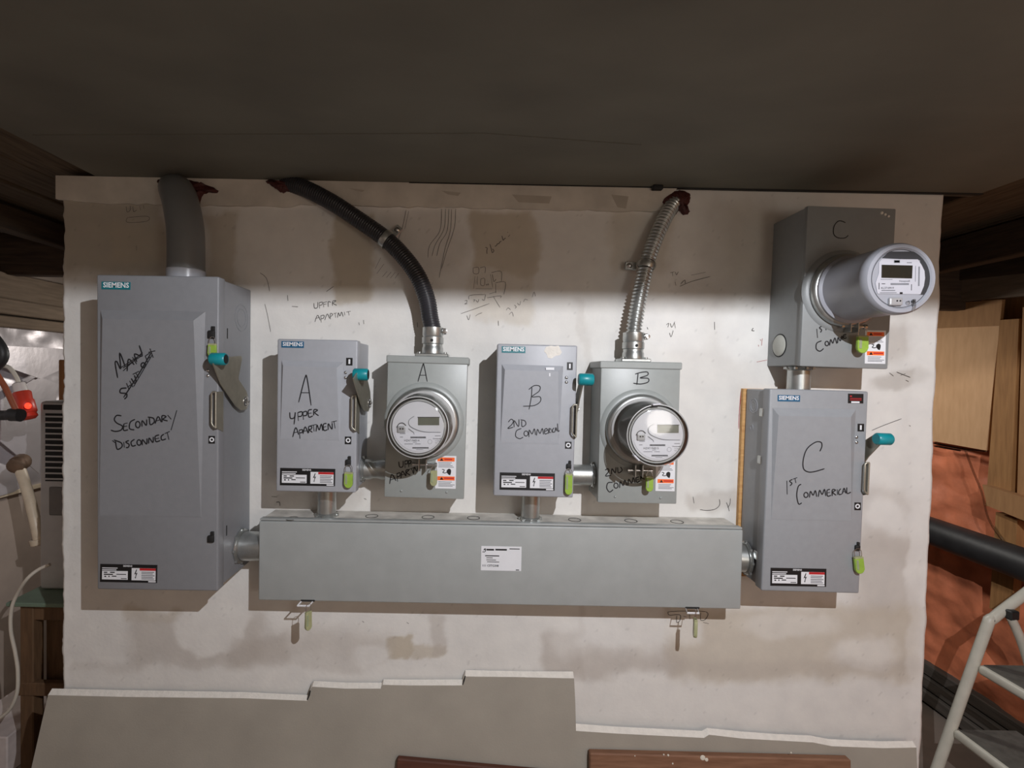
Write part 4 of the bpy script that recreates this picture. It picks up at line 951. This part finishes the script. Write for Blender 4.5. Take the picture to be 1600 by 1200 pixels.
def ribbed(root, name, pts, rad, pitch, amp, m, n=16, shape=2):
    cr = crom(pts, 24); L = [0]
    for a, b in zip(cr, cr[1:]): L.append(L[-1] + (b - a).length)
    tot = L[-1]; step = pitch / 6; N = int(tot / step); res = []; j = 0
    for i in range(N + 1):
        t = i * step
        while j < len(L) - 2 and L[j + 1] < t: j += 1
        f = (t - L[j]) / max(1e-9, L[j + 1] - L[j]); res.append(cr[j].lerp(cr[j + 1], f))
    bm = bmesh.new(); add_tube(bm, [loc(root, q) for q in res], lambda i: rad + amp * math.cos(2 * PI * (i * step) / pitch), n)
    return finish(bm, name, m, root, 80)
def connector(root, x, z0, y, s=1.0):
    o = loc(root, Vector((x, y, z0)))
    bm = bmesh.new(); add_box(bm, o.x - .043 * s, o.x + .043 * s, o.y - .03, o.y + .03, o.z, o.z + .009, .002, 1)
    for sx in (-.034, .034): add_lathe(bm, [(.005, 0), (.005, .004), (0, .005)], (o.x + sx * s, o.y - .012, o.z + .009), (0, 0, 1), 10)
    finish(bm, 'hub_plate', M_galv, root, 40)
    bm = bmesh.new(); add_lathe(bm, [(.028, .009), (.028, .024), (.026, .027), (.026, .034), (.0285, .036), (.0285, .052), (.026, .054), (.0275, .058), (.0275, .078), (.0235, .079)], o, (0, 0, 1), 32); finish(bm, 'connector_body', M_galv, root, 40)
    bm = bmesh.new(); add_box(bm, o.x + .025, o.x + .036, o.y - .012, o.y + .006, o.z + .06, o.z + .076, .002, 1); add_lathe(bm, [(.006, 0), (.006, .004), (0, .005)], (o.x + .033, o.y - .012, o.z + .068), (0, -1, 0), 12); finish(bm, 'clamp_screw', M_steel, root, 40)
    bm = bmesh.new(); add_lathe(bm, [(.004, 0), (.004, .001), (0, .001)], (o.x, o.y - .0285, o.z + .043), (0, -1, 0), 10); finish(bm, 'set_screw_hole', M_dark, root)

zA = (INV[mA.name].inverted() @ Vector((0, 0, mhA + .002))).z; cA = P(676, 552, .06)
fc = thing('black_flexible_conduit', 'black flexible conduit curving from the wall down to meter box A', 'conduit', (cA.x, -.06, zA))
connector(fc, cA.x, zA, -.06)
w = [Vector((cA.x, -.06, zA + .07)), P(672, 497, .062), P(667, 468, .062), P(654, 434, .06), P(634, 405, .055), P(606, 376, .045), P(570, 350, .04), P(520, 317, .036), P(475, 294, .022), P(452, 288, 0.0), P(440, 287, -.03)]
ribbed(fc, 'conduit_hose', w, .0225, .0065, .0007, M_blackflex, 18)
zBt = (INV[mB.name].inverted() @ Vector((0, 0, mhB + .002))).z; cB = P(989, 560, .06)
fm = thing('metal_flexible_conduit', 'bare silver flexible metal conduit dropping from the wall to meter box B', 'conduit', (cB.x, -.06, zBt))
connector(fm, cB.x, zBt, -.06, .9)
w = [Vector((cB.x, -.06, zBt + .07)), P(992, 505, .06), P(1000, 460, .055), P(1010, 414, .045), P(1022, 378, .038), P(1036, 346, .03), P(1050, 321, .01), P(1058, 312, -.03)]
ribbed(fm, 'conduit_hose', w, .0185, .0095, .0024, M_galv, 18)

def strap(label, px, py, d, rad, direction, ear):
    c = P(px, py, d); r = thing('conduit_strap', label, 'strap', c, 0.0, 'one-hole conduit straps')
    dv = Vector(direction).normalized(); e = Vector(ear).normalized()
    bm = bmesh.new(); add_lathe(bm, [(rad, -.008), (rad + .003, -.008), (rad + .0045, 0), (rad + .003, .008), (rad, .008)], (0, 0, 0), dv, 28); finish(bm, 'band', M_galv, r, 40)
    bm = bmesh.new(); b0 = e * (rad - .002); b1 = e * (rad + .030)
    mid = Matrix.Translation((b0 + b1) / 2 + Vector((0, d * .55, 0))) @ Matrix.Rotation(-math.atan2(e.z, e.x), 4, 'Y')
    L = (b1 - b0).length / 2; add_box(bm, -L, L, -.003, .001, -.011, .011, .002, 1, M=mid); finish(bm, 'ear', M_galv, r)
    bm = bmesh.new(); q = e * (rad + .018) + Vector((0, d * .55 - .003, 0)); add_lathe(bm, [(.0075, 0), (.0075, .002), (.004, .005), (0, .0055)], q, (0, -1, 0), 14); finish(bm, 'screw', M_steel, r, 40)
    return r
strap('metal strap holding the black flexible conduit to the wall', 603, 374, .045, .0232, (-.78, 0, .58), (.45, 0, .55))
strap('metal strap holding the silver flexible conduit to the wall', 1010, 414, .045, .021, (.22, 0, .97), (-1, 0, .05))

# fire-stop sealant around the three wall penetrations
def caulk(label, pts, d, th, seed):
    random.seed(seed); bm = bmesh.new(); c = Vector((0, 0, 0)); W = [P(a, b, d) for a, b in pts]
    for q in W: c += q
    c /= len(W); r2 = crom([q - c for q in W], 5, closed=True)
    n = len(r2); rings = []
    for f, h in ((1.0, 0.0), (.96, .6), (.7, .9), (.35, 1.0)):
        rings.append([bm.verts.new(q * f + Vector((0, -th * h * random.uniform(.7, 1.2), 0)) + Vector((random.uniform(-.002, .002), 0, random.uniform(-.002, .002)))) for q in r2])
    for A, B in zip(rings, rings[1:]):
        for k in range(n): bm.faces.new([A[k], A[(k + 1) % n], B[(k + 1) % n], B[k]])
    bm.faces.new(rings[-1])
    o = finish(bm, 'firestop_sealant', M_caulk, None, 60); o.location = c
    tag(o, label, 'sealant', 'dark red fire-stop sealant patches')
caulk('dark red sealant smeared where the fat grey conduit meets the wall', [(246, 283), (275, 281), (305, 284), (325, 290), (342, 300), (322, 302), (314, 314), (312, 330), (300, 318), (285, 300), (262, 296)], .0125, .016, 3)
caulk('dark red sealant blob where the black conduit enters the wall', [(416, 283), (440, 283), (470, 284), (478, 290), (455, 298), (440, 301), (428, 292)], .0125, .012, 4)
caulk('dark red sealant blob where the silver conduit enters the wall', [(1032, 318), (1046, 304), (1062, 298), (1075, 302), (1077, 312), (1072, 325), (1076, 332), (1068, 336), (1058, 328), (1054, 336), (1046, 322)], .003, .016, 5)

# ------------------------------------------------------------------ pencil writing and scuffs on the drywall (parts of the wall)
CW = (400, 240, 4.0)
ink(wall, 'pencil_writing', M_pencil_d, CW, [[(362, 935), (366, 965), (385, 960), (386, 928)], [(395, 930), (398, 968)], [(395, 932), (415, 928), (412, 945), (398, 948)], [(422, 928), (424, 960)], [(424, 930), (445, 925)], [(424, 942), (440, 940)], [(452, 958), (452, 925), (468, 930)], [(478, 950), (480, 922), (500, 920), (482, 935), (505, 948)],
    [(368, 1052), (385, 1010), (402, 1042)], [(372, 1030), (398, 1024)], [(405, 1012), (408, 1055)], [(404, 1014), (425, 1010), (422, 1028), (408, 1032)], [(430, 1040), (445, 1002), (460, 1030)], [(465, 1035), (465, 1000), (480, 1005), (468, 1018)], [(485, 1000), (505, 995)], [(495, 998), (498, 1025)], [(510, 1025), (515, 995), (525, 1015), (535, 990), (545, 1018)], [(552, 988), (556, 1010)], [(565, 990), (592, 985)], [(578, 988), (582, 1010)]], .002, .0016)
ink(wall, 'pen_ticks', M_pencil_d, CW, [[(225, 955), (262, 957)], [(1008, 1055), (1010, 1085)], [(1514, 1045), (1516, 1075)], [(643, 1055), (646, 1072)], [(672, 1040), (674, 1065)], [(1100, 855), (1104, 862)], [(197, 885), (200, 920)], [(440, 862), (485, 830)]], .002, .0018)
ink(wall, 'pencil_arcs', M_pencil, CW, [[(55, 940), (72, 1010), (92, 1115)], [(25, 745), (65, 780), (85, 860)], [(1160, 345), (1150, 480), (1085, 575), (1075, 650)], [(1185, 345), (1175, 470), (1120, 570), (1100, 640)], [(1205, 345), (1195, 480), (1150, 560), (1130, 640)], [(1222, 348), (1215, 480), (1180, 600), (1145, 775)], [(1248, 345), (1240, 460), (1195, 600), (1160, 720)], [(938, 352), (915, 460), (880, 560)], [(955, 360), (930, 470)], [(790, 770), (820, 735)], [(815, 775), (845, 740)], [(840, 778), (870, 742)], [(868, 780), (892, 748)], [(745, 720), (780, 650)], [(755, 750), (800, 690)]], .002, .0013)
CS = (710, 340, 6.667)
ink(wall, 'pen_note', M_pencil_d, CS, [[(322, 310), (342, 318), (338, 345), (340, 378)], [(370, 275), (385, 330), (395, 365), (412, 345), (395, 325)], [(420, 300), (440, 290), (445, 275), (465, 270), (472, 255), (490, 245)], [(495, 190), (508, 235), (520, 222), (535, 212)], [(552, 150), (558, 158)], [(560, 200), (580, 178)]], .002, .0016)
ink(wall, 'pencil_sketch', M_pencil, CS, [[(195, 525), (250, 520), (250, 580), (200, 580), (195, 525)], [(265, 525), (320, 515), (318, 580)], [(275, 640), (315, 635), (310, 705), (275, 700), (275, 640)], [(375, 590), (400, 730)], [(395, 590), (410, 665), (435, 640)], [(385, 575), (485, 560), (490, 660)], [(425, 680), (530, 675), (515, 800)], [(430, 690), (432, 785)], [(225, 740), (395, 742)], [(330, 690), (335, 705), (352, 690), (356, 705)], [(365, 795), (430, 775)], [(405, 820), (475, 935)], [(340, 835), (480, 815), (478, 838)], [(108, 868), (130, 862), (128, 885), (108, 900), (135, 895)], [(152, 850), (165, 810), (320, 800)], [(195, 860), (215, 855), (200, 880)], [(225, 860), (245, 880), (255, 850)], [(290, 850), (312, 860), (325, 800)], [(68, 1000), (200, 955), (365, 895)], [(130, 1020), (150, 1065), (165, 1010)], [(220, 1025), (250, 1005), (290, 990)], [(540, 965), (560, 940), (585, 960)], [(625, 910), (645, 930), (632, 945)], [(655, 890), (680, 910), (690, 870)], [(720, 880), (735, 850), (765, 860)], [(810, 830), (830, 775), (845, 820)], [(570, 1010), (600, 985), (615, 1030)], [(215, 610), (200, 740)], [(240, 610), (240, 700)]], .002, .0012)
CD = (800, 240, 4.0)
ink(wall, 'pencil_scribbles', M_pencil, CD, [[(990, 745), (1015, 738)], [(1002, 740), (1005, 765)], [(1022, 740), (1028, 758), (1040, 738)], [(1020, 800), (1025, 825)], [(1050, 830), (1120, 800), (1240, 768)], [(1055, 815), (1080, 790), (1082, 812)], [(1120, 760), (1210, 742)], [(965, 1070), (980, 1060), (975, 1085)], [(990, 1060), (1000, 1085), (1018, 1050)], [(985, 1120), (995, 1145), (1008, 1105)], [(1015, 1055), (1022, 1090)]], .002, .0014)
ink(wall, 'pen_ticks', M_pencil_d, CD, [[(1266, 1052), (1267, 1100)], [(1508, 1090), (1500, 1105), (1515, 1108)], [(845, 1085), (850, 1098)], [(718, 672), (724, 676)]], .002, .0018)
ink(wall, 'pen_curves', M_pencil_d, (800, 760, 4.0), [[(1132, 65), (1138, 105)], [(1296, 80), (1298, 115), (1270, 142), (1220, 150), (1175, 145)], [(1340, 100), (1352, 130), (1358, 155)], [(1365, 75), (1362, 110), (1348, 132)]], .002, .0015)
ink(wall, 'pencil_outline', M_pencil_d, (800, 760, 4.0), [[(975, 785), (1060, 780), (1215, 785), (1210, 830), (1180, 835), (1180, 790)], [(975, 785), (985, 805), (1050, 803), (1048, 840), (1030, 850), (1030, 810)], [(1070, 812), (1090, 815)], [(1195, 850), (1230, 858)], [(1110, 800), (1112, 830)]], .002, .0014)
ink(wall, 'pen_ticks', M_pencil_d, (400, 760, 4.0), [[(97, 63), (132, 66)], [(125, 100), (145, 98), (150, 122)], [(675, 75), (690, 82)], [(665, 842), (675, 850)], [(942, 850), (955, 858)]], .002, .0016)
ink(wall, 'pencil_line', M_pencil_d, CC, [[(1050, 690), (1120, 660), (1235, 617)], [(1283, 658), (1291, 664)], [(1160, 330), (1185, 350)], [(1205, 325), (1255, 345), (1290, 358)], [(1230, 345), (1260, 335)], [(1262, 375), (1280, 385)]], .002, .0014)
ink(wall, 'red_pen_line', mat('red_pen', (170, 60, 55), .7), CC, [[(232, 440), (222, 560), (217, 680)], [(365, 115), (360, 160)], [(340, 155), (343, 165)], [(395, 250), (330, 262)], [(352, 120), (355, 130)]], .002, .0015)
ink(wall, 'pencil_fork', M_pencil, (0, 240, 4.0), [[(788, 330), (795, 365), (815, 350), (812, 325)], [(830, 330), (835, 362), (855, 352)], [(870, 320), (880, 355)], [(895, 320), (900, 345)], [(795, 400), (920, 392), (918, 422), (798, 430), (795, 400)], [(852, 575), (853, 605)]], .002, .0014)

# ------------------------------------------------------------------ leaning drywall sheet and boards at the foot of the wall
TH = math.radians(5.0)
d_top = 0.018
top_pts = [(75, 1086), (200, 1089), (380, 1091), (480, 1095), (482, 1090), (484, 1079), (488, 1073), (540, 1076), (595, 1076), (598, 1070), (640, 1071), (722, 1071), (724, 1064), (727, 1057), (810, 1058), (897, 1060), (899, 1100), (900, 1142), (960, 1146), (1100, 1153), (1108, 1148), (1160, 1154), (1215, 1157), (1270, 1160), (1300, 1166), (1380, 1169), (1432, 1168)]
zt0 = P(810, 1050, d_top).z
nrm = Vector((0, -math.cos(TH), math.sin(TH)))
pl0 = Vector((0, -d_top, zt0))
def lean(px, py, off=0.0):
    r = ray(px, py); q0 = pl0 + nrm * off
    t = (q0 - CL).dot(nrm) / r.dot(nrm); return CL + r * t
pts3 = [lean(x, y) for x, y in top_pts]
dz = -(math.sin(TH) / math.cos(TH))
xr, xl = pts3[-1].x, pts3[0].x
def foot(x):
    z = .003; return Vector((x, pl0.y - (pl0.z - z) * math.tan(TH), z))
poly = pts3 + [foot(xr), foot(xl - .085)]
bm = bmesh.new()
up_s = Vector((0, math.sin(TH), math.cos(TH)))
fv = [bm.verts.new(q) for q in poly]; bk = []
for k_, q in enumerate(poly):
    e_ = up_s * (0.0105 + random.uniform(-.002, .002)) if k_ < len(pts3) else Vector((0, 0, 0))
    if k_ in (15, 16): e_ = e_ + Vector((-.001, 0, 0))
    bk.append(bm.verts.new(q + e_ - nrm * .0125))
bm.faces.new(fv); bm.faces.new(bk[::-1])
for k_ in range(len(fv)):
    f_ = bm.faces.new([fv[k_], bk[k_], bk[(k_ + 1) % len(fv)], fv[(k_ + 1) % len(fv)]]); f_.material_index = 1
bm.normal_update()
bmesh.ops.triangulate(bm, faces=[f for f in bm.faces if len(f.verts) > 4], ngon_method='EAR_CLIP')
o = finish(bm, 'drywall_sheet', [M_paper, M_gyp]); tag(o, 'grey paper-faced drywall sheet with a stepped torn edge leaning at the wall foot', 'drywall')
for f in [(480, 1094, 484, 1079), (723, 1070, 726, 1056)]:
    bm = bmesh.new(); add_ribbon(bm, [lean(f[0], f[1], .0006), lean(f[2] - 1, (f[1] + f[3]) / 2, .0006), lean(f[2] + 1, f[3], .0006)], .004, nrm); finish(bm, 'torn_edge_mark', M_dark, o)
def board(name, label, pts, off, thick, m):
    a = [lean(x, y, off) for x, y in pts]
    bm = bmesh.new(); add_prism(bm, a, nrm * thick); ob = finish(bm, name, m); tag(ob, label, 'board'); return ob
def low(x, off): 
    q = foot(x) + nrm * off; q.z = max(q.z, 0.0); return q
def board2(name, label, pl, pr, off, thick, m, sk=.03):
    a, b = lean(*pl, off), lean(*pr, off); bl = foot(a.x - sk) + nrm * off; br = foot(b.x) + nrm * off
    bm = bmesh.new(); add_prism(bm, [a, b, br, bl], nrm * thick); bmesh.ops.bevel(bm, geom=list(bm.edges), offset=.003, segments=1, affect='EDGES')
    ob = finish(bm, name, m); tag(ob, label, 'board', 'boards leaning against the drywall sheet'); return ob
board2('wooden_board', 'dark red-brown wooden board leaning at the bottom centre', (622, 1179), (908, 1205), .003, .018, M_brown)
b2 = board2('wooden_board', 'light brown wooden board with white paint spots, bottom centre right', (919, 1169), (1321, 1179), .003, .022, M_tanbd, 0.0)
bm = bmesh.new()
for x, y, s in ((1098, 1184, 3.2), (1104, 1187, 2.2), (1044, 1180, 1.3), (1037, 1179, 1), (1236, 1176, 1), (992, 1181, .7), (1051, 1193, 1.1)):
    add_lathe(bm, [(.0022 * s, 0), (.0018 * s, .0012), (0, .0016)], lean(x, y, .0252), nrm, 12)
finish(bm, 'paint_spots', M_paint, b2)

# ------------------------------------------------------------------ left corner: appliance on a stand, cords and pipes
zs = P(60, 943, -.26).z; xs0 = P(8, 943, -.26).x
st = thing('wooden_stand', 'brown wooden stand with a green top at the left edge', 'stand', (-1.45, .45, 0))
def LB(root, name, x0, x1, y0, y1, z0, z1, m, bev=.003):
    o0 = Vector(root.location); bm = bmesh.new(); add_box(bm, x0 - o0.x, x1 - o0.x, y0 - o0.y, y1 - o0.y, z0 - o0.z, z1 - o0.z, bev, 1); return finish(bm, name, m, root)
LB(st, 'stand_top', xs0, -1.18, .26, .68, zs - .014, zs, M_green)
LB(st, 'leg', xs0 + .03, xs0 + .075, .28, .325, .001, zs - .014, M_stand)
LB(st, 'leg', xs0 + .03, xs0 + .075, .60, .645, .001, zs - .014, M_stand)
LB(st, 'leg', -1.25, -1.205, .28, .325, .001, zs - .014, M_stand)
LB(st, 'leg', -1.25, -1.205, .60, .645, .001, zs - .014, M_stand)
zr = P(40, 1066, -.28).z
LB(st, 'rail', xs0 + .02, -1.20, .275, .30, zr - .045, zr, M_stand)
LB(st, 'apron', xs0 + .03, -1.20, .285, .305, zs - .07, zs - .015, M_stand)
LB(st, 'back_panel', xs0 + .075, -1.25, .33, .345, zr - .3, zs - .06, M_stand)
ap0, ap1 = P(60, 900, -.36), P(60, 627, -.36)
apx = ap0.x; ap = thing('louvred_appliance', 'white upright appliance with dark louvre slots on the stand', 'appliance', (apx + .13, .46, zs + .0008))
zt_ = ap1.z - zs
bm = bmesh.new(); add_box(bm, -.13, .13, -.10, .12, 0, zt_, .014, 3); finish(bm, 'housing', M_appl, ap, 35)
zl0, zl1 = P(75, 752, -.36).z - zs, P(75, 646, -.36).z - zs
bm = bmesh.new(); add_box(bm, -.105, .10, -.1012, -.098, zl0, zl1, 0); finish(bm, 'louvre_recess', M_dark, ap)
NL = 12
for k in range(NL):
    z = zl0 + (zl1 - zl0) * (k + .5) / NL; bm = bmesh.new(); add_box(bm, -.105, .10, -.107, -.101, z - .004, z + .002, .001, 1); finish(bm, 'louvre_slat', M_appl, ap)
bm = bmesh.new(); add_box(bm, -.09, .09, -.1035, -.0995, zl0 - .12, zl0 - .02, .003, 1); finish(bm, 'control_panel', mat('appliance_grey', (120, 118, 116), .5), ap)
bm = bmesh.new(); add_box(bm, -.112, .11, -.1015, -.099, zl1 + .012, zl1 + .03, .002, 1); finish(bm, 'top_vent', M_dark, ap)
cb = thing('white_power_cord', 'white power cord draped over the green stand and hanging down', 'cord', P(75, 885, -.22))
bm = bmesh.new(); add_tube(bm, [loc(cb, q) for q in crom([P(78, 882, -.24), P(60, 890, -.235), P(42, 905, -.22), P(26, 930, -.235), P(18, 952, -.235), P(17, 985, -.235), P(24, 1020, -.235), P(28, 1050, -.235), P(26, 1085, -.235), P(12, 1112, -.235), P(-15, 1130, -.235)], 8)], .0055, 10); finish(bm, 'cord', M_cable, cb, 60)
# red lit plug on a cord
rp = thing('red_lit_plug', 'translucent red cord plug glowing inside, hanging at the left edge', 'plug', P(42, 635, -.40))
a, b = loc(rp, P(33, 612, -.40)), loc(rp, P(46, 655, -.40)); ax = (b - a)
L = ax.length
bm = bmesh.new(); add_lathe(bm, [(0, 0), (.024, 0), (.028, .006), (.026, L * .3), (.029, L * .35), (.029, L * .75), (.025, L * .8), (.027, L * .92), (.018, L), (0, L + .002)], a, ax, 20); finish(bm, 'plug_body', M_redplug, rp, 40)
bm = bmesh.new(); add_lathe(bm, [(.014, -.034), (.019, -.03), (.021, -.004), (.021, 0)], a, ax, 16, cap0=True); finish(bm, 'plug_collar', M_clear, rp, 40)
bm = bmesh.new(); add_lathe(bm, [(0, 0), (.009, .002), (.011, .006), (.009, .01), (0, .011)], loc(rp, P(46, 634, -.368)), (0, -1, 0), 14); finish(bm, 'indicator_light', M_glow, rp, 60)
bm = bmesh.new(); add_tube(bm, [loc(rp, q) for q in crom([P(30, 603, -.40), P(27, 592, -.40), P(18, 578, -.40), P(8, 572, -.40), P(-12, 574, -.40)], 7)], .007, 10); finish(bm, 'cord', M_cable, rp, 60)
# long-handled tool at the very edge
tl_ = thing('long_handled_tool', 'orange-brown rod with black rubber ends beside the glowing plug', 'tool', P(10, 620, -.32))
bm = bmesh.new(); add_tube(bm, [loc(tl_, P(-8, 580, -.32)), loc(tl_, P(8, 605, -.32)), loc(tl_, P(27, 645, -.32))], .009, 10); finish(bm, 'rod', M_rod, tl_, 60)
bm = bmesh.new(); add_tube(bm, [loc(tl_, q) for q in crom([P(-20, 648, -.32), P(5, 649, -.32), P(20, 648, -.32), P(33, 649, -.32)], 4)], lambda i: .022 if i > 6 else .017, 14); finish(bm, 'rubber_end', M_rubber, tl_, 50)
bm = bmesh.new(); add_tube(bm, [loc(tl_, q) for q in crom([P(-12, 525, -.32), P(2, 545, -.32), P(3, 560, -.32), P(-10, 575, -.32)], 4)], .018, 12); finish(bm, 'rubber_knob', M_rubber, tl_, 50)
# pipe with an old fitting
pp = thing('cream_pipe', 'cream plastic pipe with an old brown fitting on the left wall', 'pipe', P(30, 725, -.42))
bm = bmesh.new(); add_tube(bm, [loc(pp, q) for q in crom([P(32, 735, -.44), P(45, 775, -.42), P(56, 820, -.40), P(62, 850, -.40)], 5)], .017, 16); finish(bm, 'pipe_run', M_pipew, pp, 60)
bm = bmesh.new(); add_lathe(bm, [(0, -.03), (.026, -.03), (.03, -.02), (.03, .01), (.026, .014), (.026, .03), (.018, .034), (0, .034)], loc(pp, P(30, 724, -.45)), (.3, -.9, -.2), 18); finish(bm, 'old_fitting', M_rust, pp, 40)
bm = bmesh.new(); add_lathe(bm, [(.017, -.012), (.024, -.01), (.024, .008), (.017, .012)], loc(pp, P(60, 846, -.40)), (.2, .1, -.97), 18); finish(bm, 'coupling', M_pipew, pp, 40)
# pale carton low at the left edge
bx = P(-5, 1165, -.35)
bm = bmesh.new(); add_box(bm, -.16, .055, -.02, .3, -bx.z + .001, .045, .004, 1, M=None); o = finish(bm, 'pale_carton', mat('pale_card', (206, 194, 190), .8)); o.location = bx
tag(o, 'pale cardboard carton on the floor at the lower left edge', 'carton')

# ------------------------------------------------------------------ right corner: drain pipe and step ladder
dp = thing('black_drain_pipe', 'thick black drain pipe running along the right wall', 'pipe', (XR - .145, .3, PX(1520, 856, XR - .145).z))
xp = XR - .145; zp0 = PX(1455, 831, xp).z
bm = bmesh.new(); add_tube(bm, [loc(dp, Vector((xp, -.6, zp0 - .012))), loc(dp, Vector((xp, .4, zp0))), loc(dp, Vector((xp, 1.5, zp0 + .012)))], .058, 28); finish(bm, 'pipe_run', M_abs, dp, 60)
bm = bmesh.new(); add_lathe(bm, [(.058, -.03), (.0655, -.028), (.0655, .028), (.058, .03)], loc(dp, Vector((xp, -.15, zp0 - .006))), (0, 1, 0), 28); finish(bm, 'pipe_coupling', M_abs, dp, 40)

dl = -.355; WD = .36
r0, r1, r2, r3 = P(1458, 1218, dl), P(1538, 990, dl), P(1552, 966, dl), P(1604, 926, dl)
dirn = (r1 - r0); tf = (r0.z - .012) / (r1.z - r0.z); ft = r0 - dirn * tf
lad = thing('step_ladder', 'white tubular step ladder with grey treads at the right edge', 'ladder', (ft.x + .25, -dl - WD / 2, 0))
def LT(name, pts, rad, m, seg=14, sub=6):
    bm = bmesh.new(); add_tube(bm, [loc(lad, q) for q in crom(pts, sub)], rad, seg); return finish(bm, name, m, lad, 60)
for s in (0, -WD):
    o_ = Vector((0, s, 0))
    top = r3 + Vector((.10, 0, .085))
    LT('front_rail', [ft + o_, r0.lerp(r1, .0) + o_, r1 + o_, r2 + o_, r3 + o_, top + o_], .0165, M_ladder)
    a = P(1571, 962, dl) + o_ + Vector((.0, -.02 if s == 0 else .02, 0)); b = P(1597, 1030, dl) + o_ + Vector((0, -.02 if s == 0 else .02, 0)); tt = (a.z - .012) / (a.z - b.z)
    LT('rear_leg', [a, b, a.lerp(b, tt) + Vector((-.06, 0, 0))], .0135, M_ladder)
    bm = bmesh.new(); q = loc(lad, a); add_box(bm, q.x - .016, q.x + .016, q.y - .014, q.y + .014, q.z - .002, q.z + .03, .004, 1); finish(bm, 'hinge_block', M_rubber, lad)
    for q in (ft + o_, a.lerp(b, tt) + Vector((-.06, 0, 0))):
        bm = bmesh.new(); add_lathe(bm, [(.02, 0), (.02, .03), (.017, .034)], loc(lad, Vector((q.x, q.y, .0006))), (0, 0, 1), 16, cap0=True); finish(bm, 'rubber_foot', M_rubber, lad)
bm = bmesh.new(); top = r3 + Vector((.10, 0, .085)); add_tube(bm, [loc(lad, top), loc(lad, top + Vector((0, -WD, 0)))], .0165, 14); finish(bm, 'top_handle', M_ladder, lad, 60)
for (px, py) in ((1524, 1034), (1486, 1134)):
    c = P(px, py, dl); q = loc(lad, c); tw_ = .215
    bm = bmesh.new(); add_box(bm, q.x - .008, q.x + tw_, q.y - WD + .008, q.y - .012, q.z - .034, q.z, .012, 3); t_ = finish(bm, 'tread', M_ladder, lad, 40)
    bm = bmesh.new(); add_box(bm, q.x + .006, q.x + tw_ - .008, q.y - WD + .02, q.y - .022, q.z - .002, q.z + .003, .0012, 1); finish(bm, 'tread_mat', M_tread, t_)
